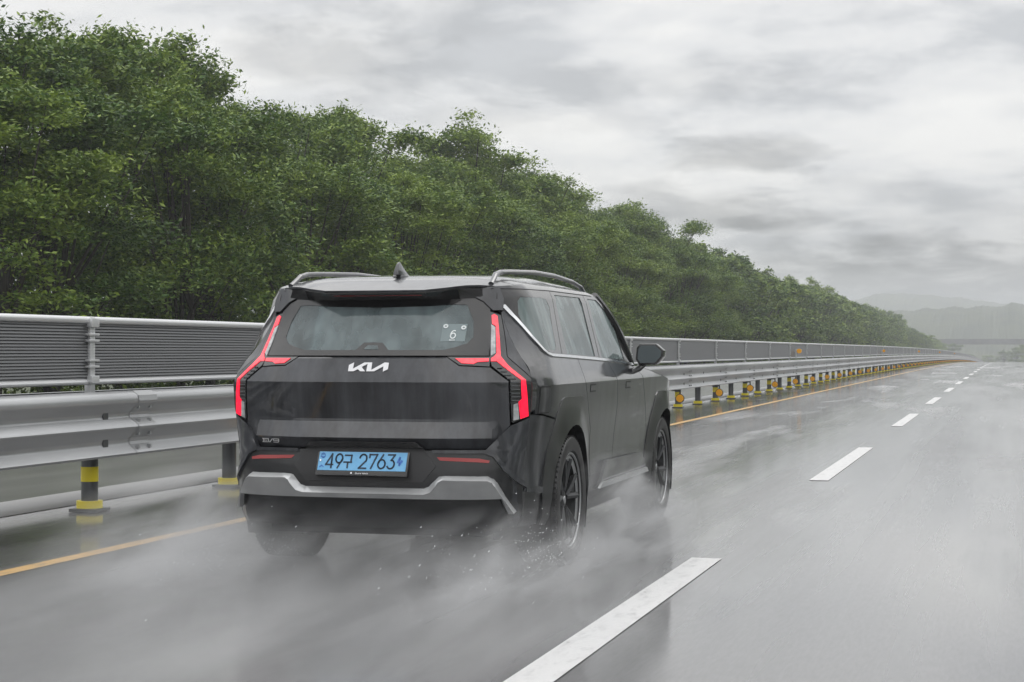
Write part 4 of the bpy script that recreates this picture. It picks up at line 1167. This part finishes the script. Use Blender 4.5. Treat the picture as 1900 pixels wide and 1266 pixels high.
# ================================================================== spray and haze
def volume_mat(name, build):
    m = bpy.data.materials.new(name); m.use_nodes = True; nt = m.node_tree; nt.nodes.clear()
    out = nd(m, 'ShaderNodeOutputMaterial'); pv = nd(m, 'ShaderNodeVolumePrincipled')
    pv.inputs['Color'].default_value = (.88, .89, .905, 1)
    pv.inputs['Anisotropy'].default_value = .2
    build(m, pv); lk(m, pv.outputs[0], out.inputs['Volume'])
    return m
def spray(name, center, size, density, label, noise_scale, rz=0, power=1.0, lo=.46, hi=.58, ztop=True):
    """an ellipsoidal cloud of droplets: thins outwards, broken up by noise"""
    def bld(m, pv):
        t = nd(m, 'ShaderNodeTexCoord'); ln = nd(m, 'ShaderNodeVectorMath', operation='LENGTH')
        lk(m, t.outputs['Object'], ln.inputs[0])
        f = math_node(m, 'SUBTRACT', 1.0, ln.outputs['Value'], clamp=True)
        f = math_node(m, 'POWER', f, power)
        mp = nd(m, 'ShaderNodeMapping'); mp.inputs['Scale'].default_value = (size[0] / 2, size[1] / 2 * .18, size[2] / 2)
        lk(m, t.outputs['Object'], mp.inputs[0])
        n = nd(m, 'ShaderNodeTexNoise'); n.inputs['Scale'].default_value = noise_scale; n.inputs['Detail'].default_value = 5; n.inputs['Distortion'].default_value = .6
        lk(m, mp.outputs[0], n.inputs['Vector'])
        nn = ramp2(m, n.outputs['Fac'], [(lo, .04), (hi, 1.0)])
        lk(m, math_node(m, 'MULTIPLY', math_node(m, 'MULTIPLY', f, nn), density), pv.inputs['Density'])
    m = volume_mat(name + '_droplets', bld)
    b = MB()
    # ellipsoid cut flat where it meets the road
    cz = center[2] ; hz = size[2] / 2
    bm = bmesh.new(); bmesh.ops.create_icosphere(bm, subdivisions=3, radius=1.0)
    for v in bm.verts: v.co.z = max(v.co.z, (.012 - cz) / hz)
    me = bpy.data.meshes.new(name); bm.to_mesh(me); bm.free(); me.materials.append(m)
    o = link(bpy.data.objects.new(name, me)); o.location = center; o.scale = (size[0] / 2, size[1] / 2, hz); o.rotation_euler = (0, 0, rz)
    tag(o, label, 'spray', kind='stuff')
    return o
spray('spray', (.2, -2.6, .02), (4.6, 8.0, 1.1), .62, 'broad grey trail of water spray low on the road behind the car', 2.6)
spray('spray', (.98, .75, .10), (1.0, 2.6, 1.15), 6.0, 'thick white plume of spray beside the right sill between the wheels', 3.8)
spray('spray', (.75, -1.3, .10), (1.4, 2.8, .75), 1.8, 'swirl of spray thrown back by the right rear wheel', 4.5)
spray('spray', (-1.15, -.9, .12), (1.5, 3.4, 1.1), 3.0, 'bank of spray thrown out by the left rear wheel', 3.6)

def drops():
    rs = np.random.RandomState(9); b = MB()
    for (wx, wy, n) in ((.84, 0, 520), (-.84, 0, 420), (.83, 3.1, 260)):
        for k in range(n):
            t = abs(rs.normal()) * .55; y = wy - .38 - t * 1.5; z = .03 + abs(rs.normal()) * .12 * (1 + .6 * t) * (1.0 if t < 1.3 else .6)
            x = wx + rs.normal() * (.12 + .14 * t); r = rs.uniform(.0012, .0034); l_ = r * rs.uniform(1.5, 6)
            b.add([(x - r, y, z), (x + r, y, z), (x, y, z - r), (x, y, z + r), (x, y - l_, z - l_ * .2), (x, y + l_, z + l_ * .2)],
                  [(0, 2, 4), (2, 1, 4), (1, 3, 4), (3, 0, 4), (2, 0, 5), (1, 2, 5), (3, 1, 5), (0, 3, 5)])
    o = b.build('spray_drops', mat('water_drops', (.62, .64, .66), .1, coat=1.0))
    tag(o, 'fine flying water drops thrown up around the wheels of the car', 'spray', kind='stuff')
drops()

def haze_box():
    m = bpy.data.materials.new('haze_air'); m.use_nodes = True; nt = m.node_tree; nt.nodes.clear()
    out = nd(m, 'ShaderNodeOutputMaterial'); pv = nd(m, 'ShaderNodeVolumePrincipled')
    pv.inputs['Color'].default_value = (.84, .86, .90, 1); pv.inputs['Density'].default_value = HAZE; pv.inputs['Anisotropy'].default_value = .3
    lk(m, pv.outputs[0], out.inputs['Volume'])
    b = MB(); b.box((0, 950, 20), (1900, 2300, 90)); o = b.build('haze', m, smooth=False); o['kind'] = 'stuff'
HAZE = .00082
haze_box()
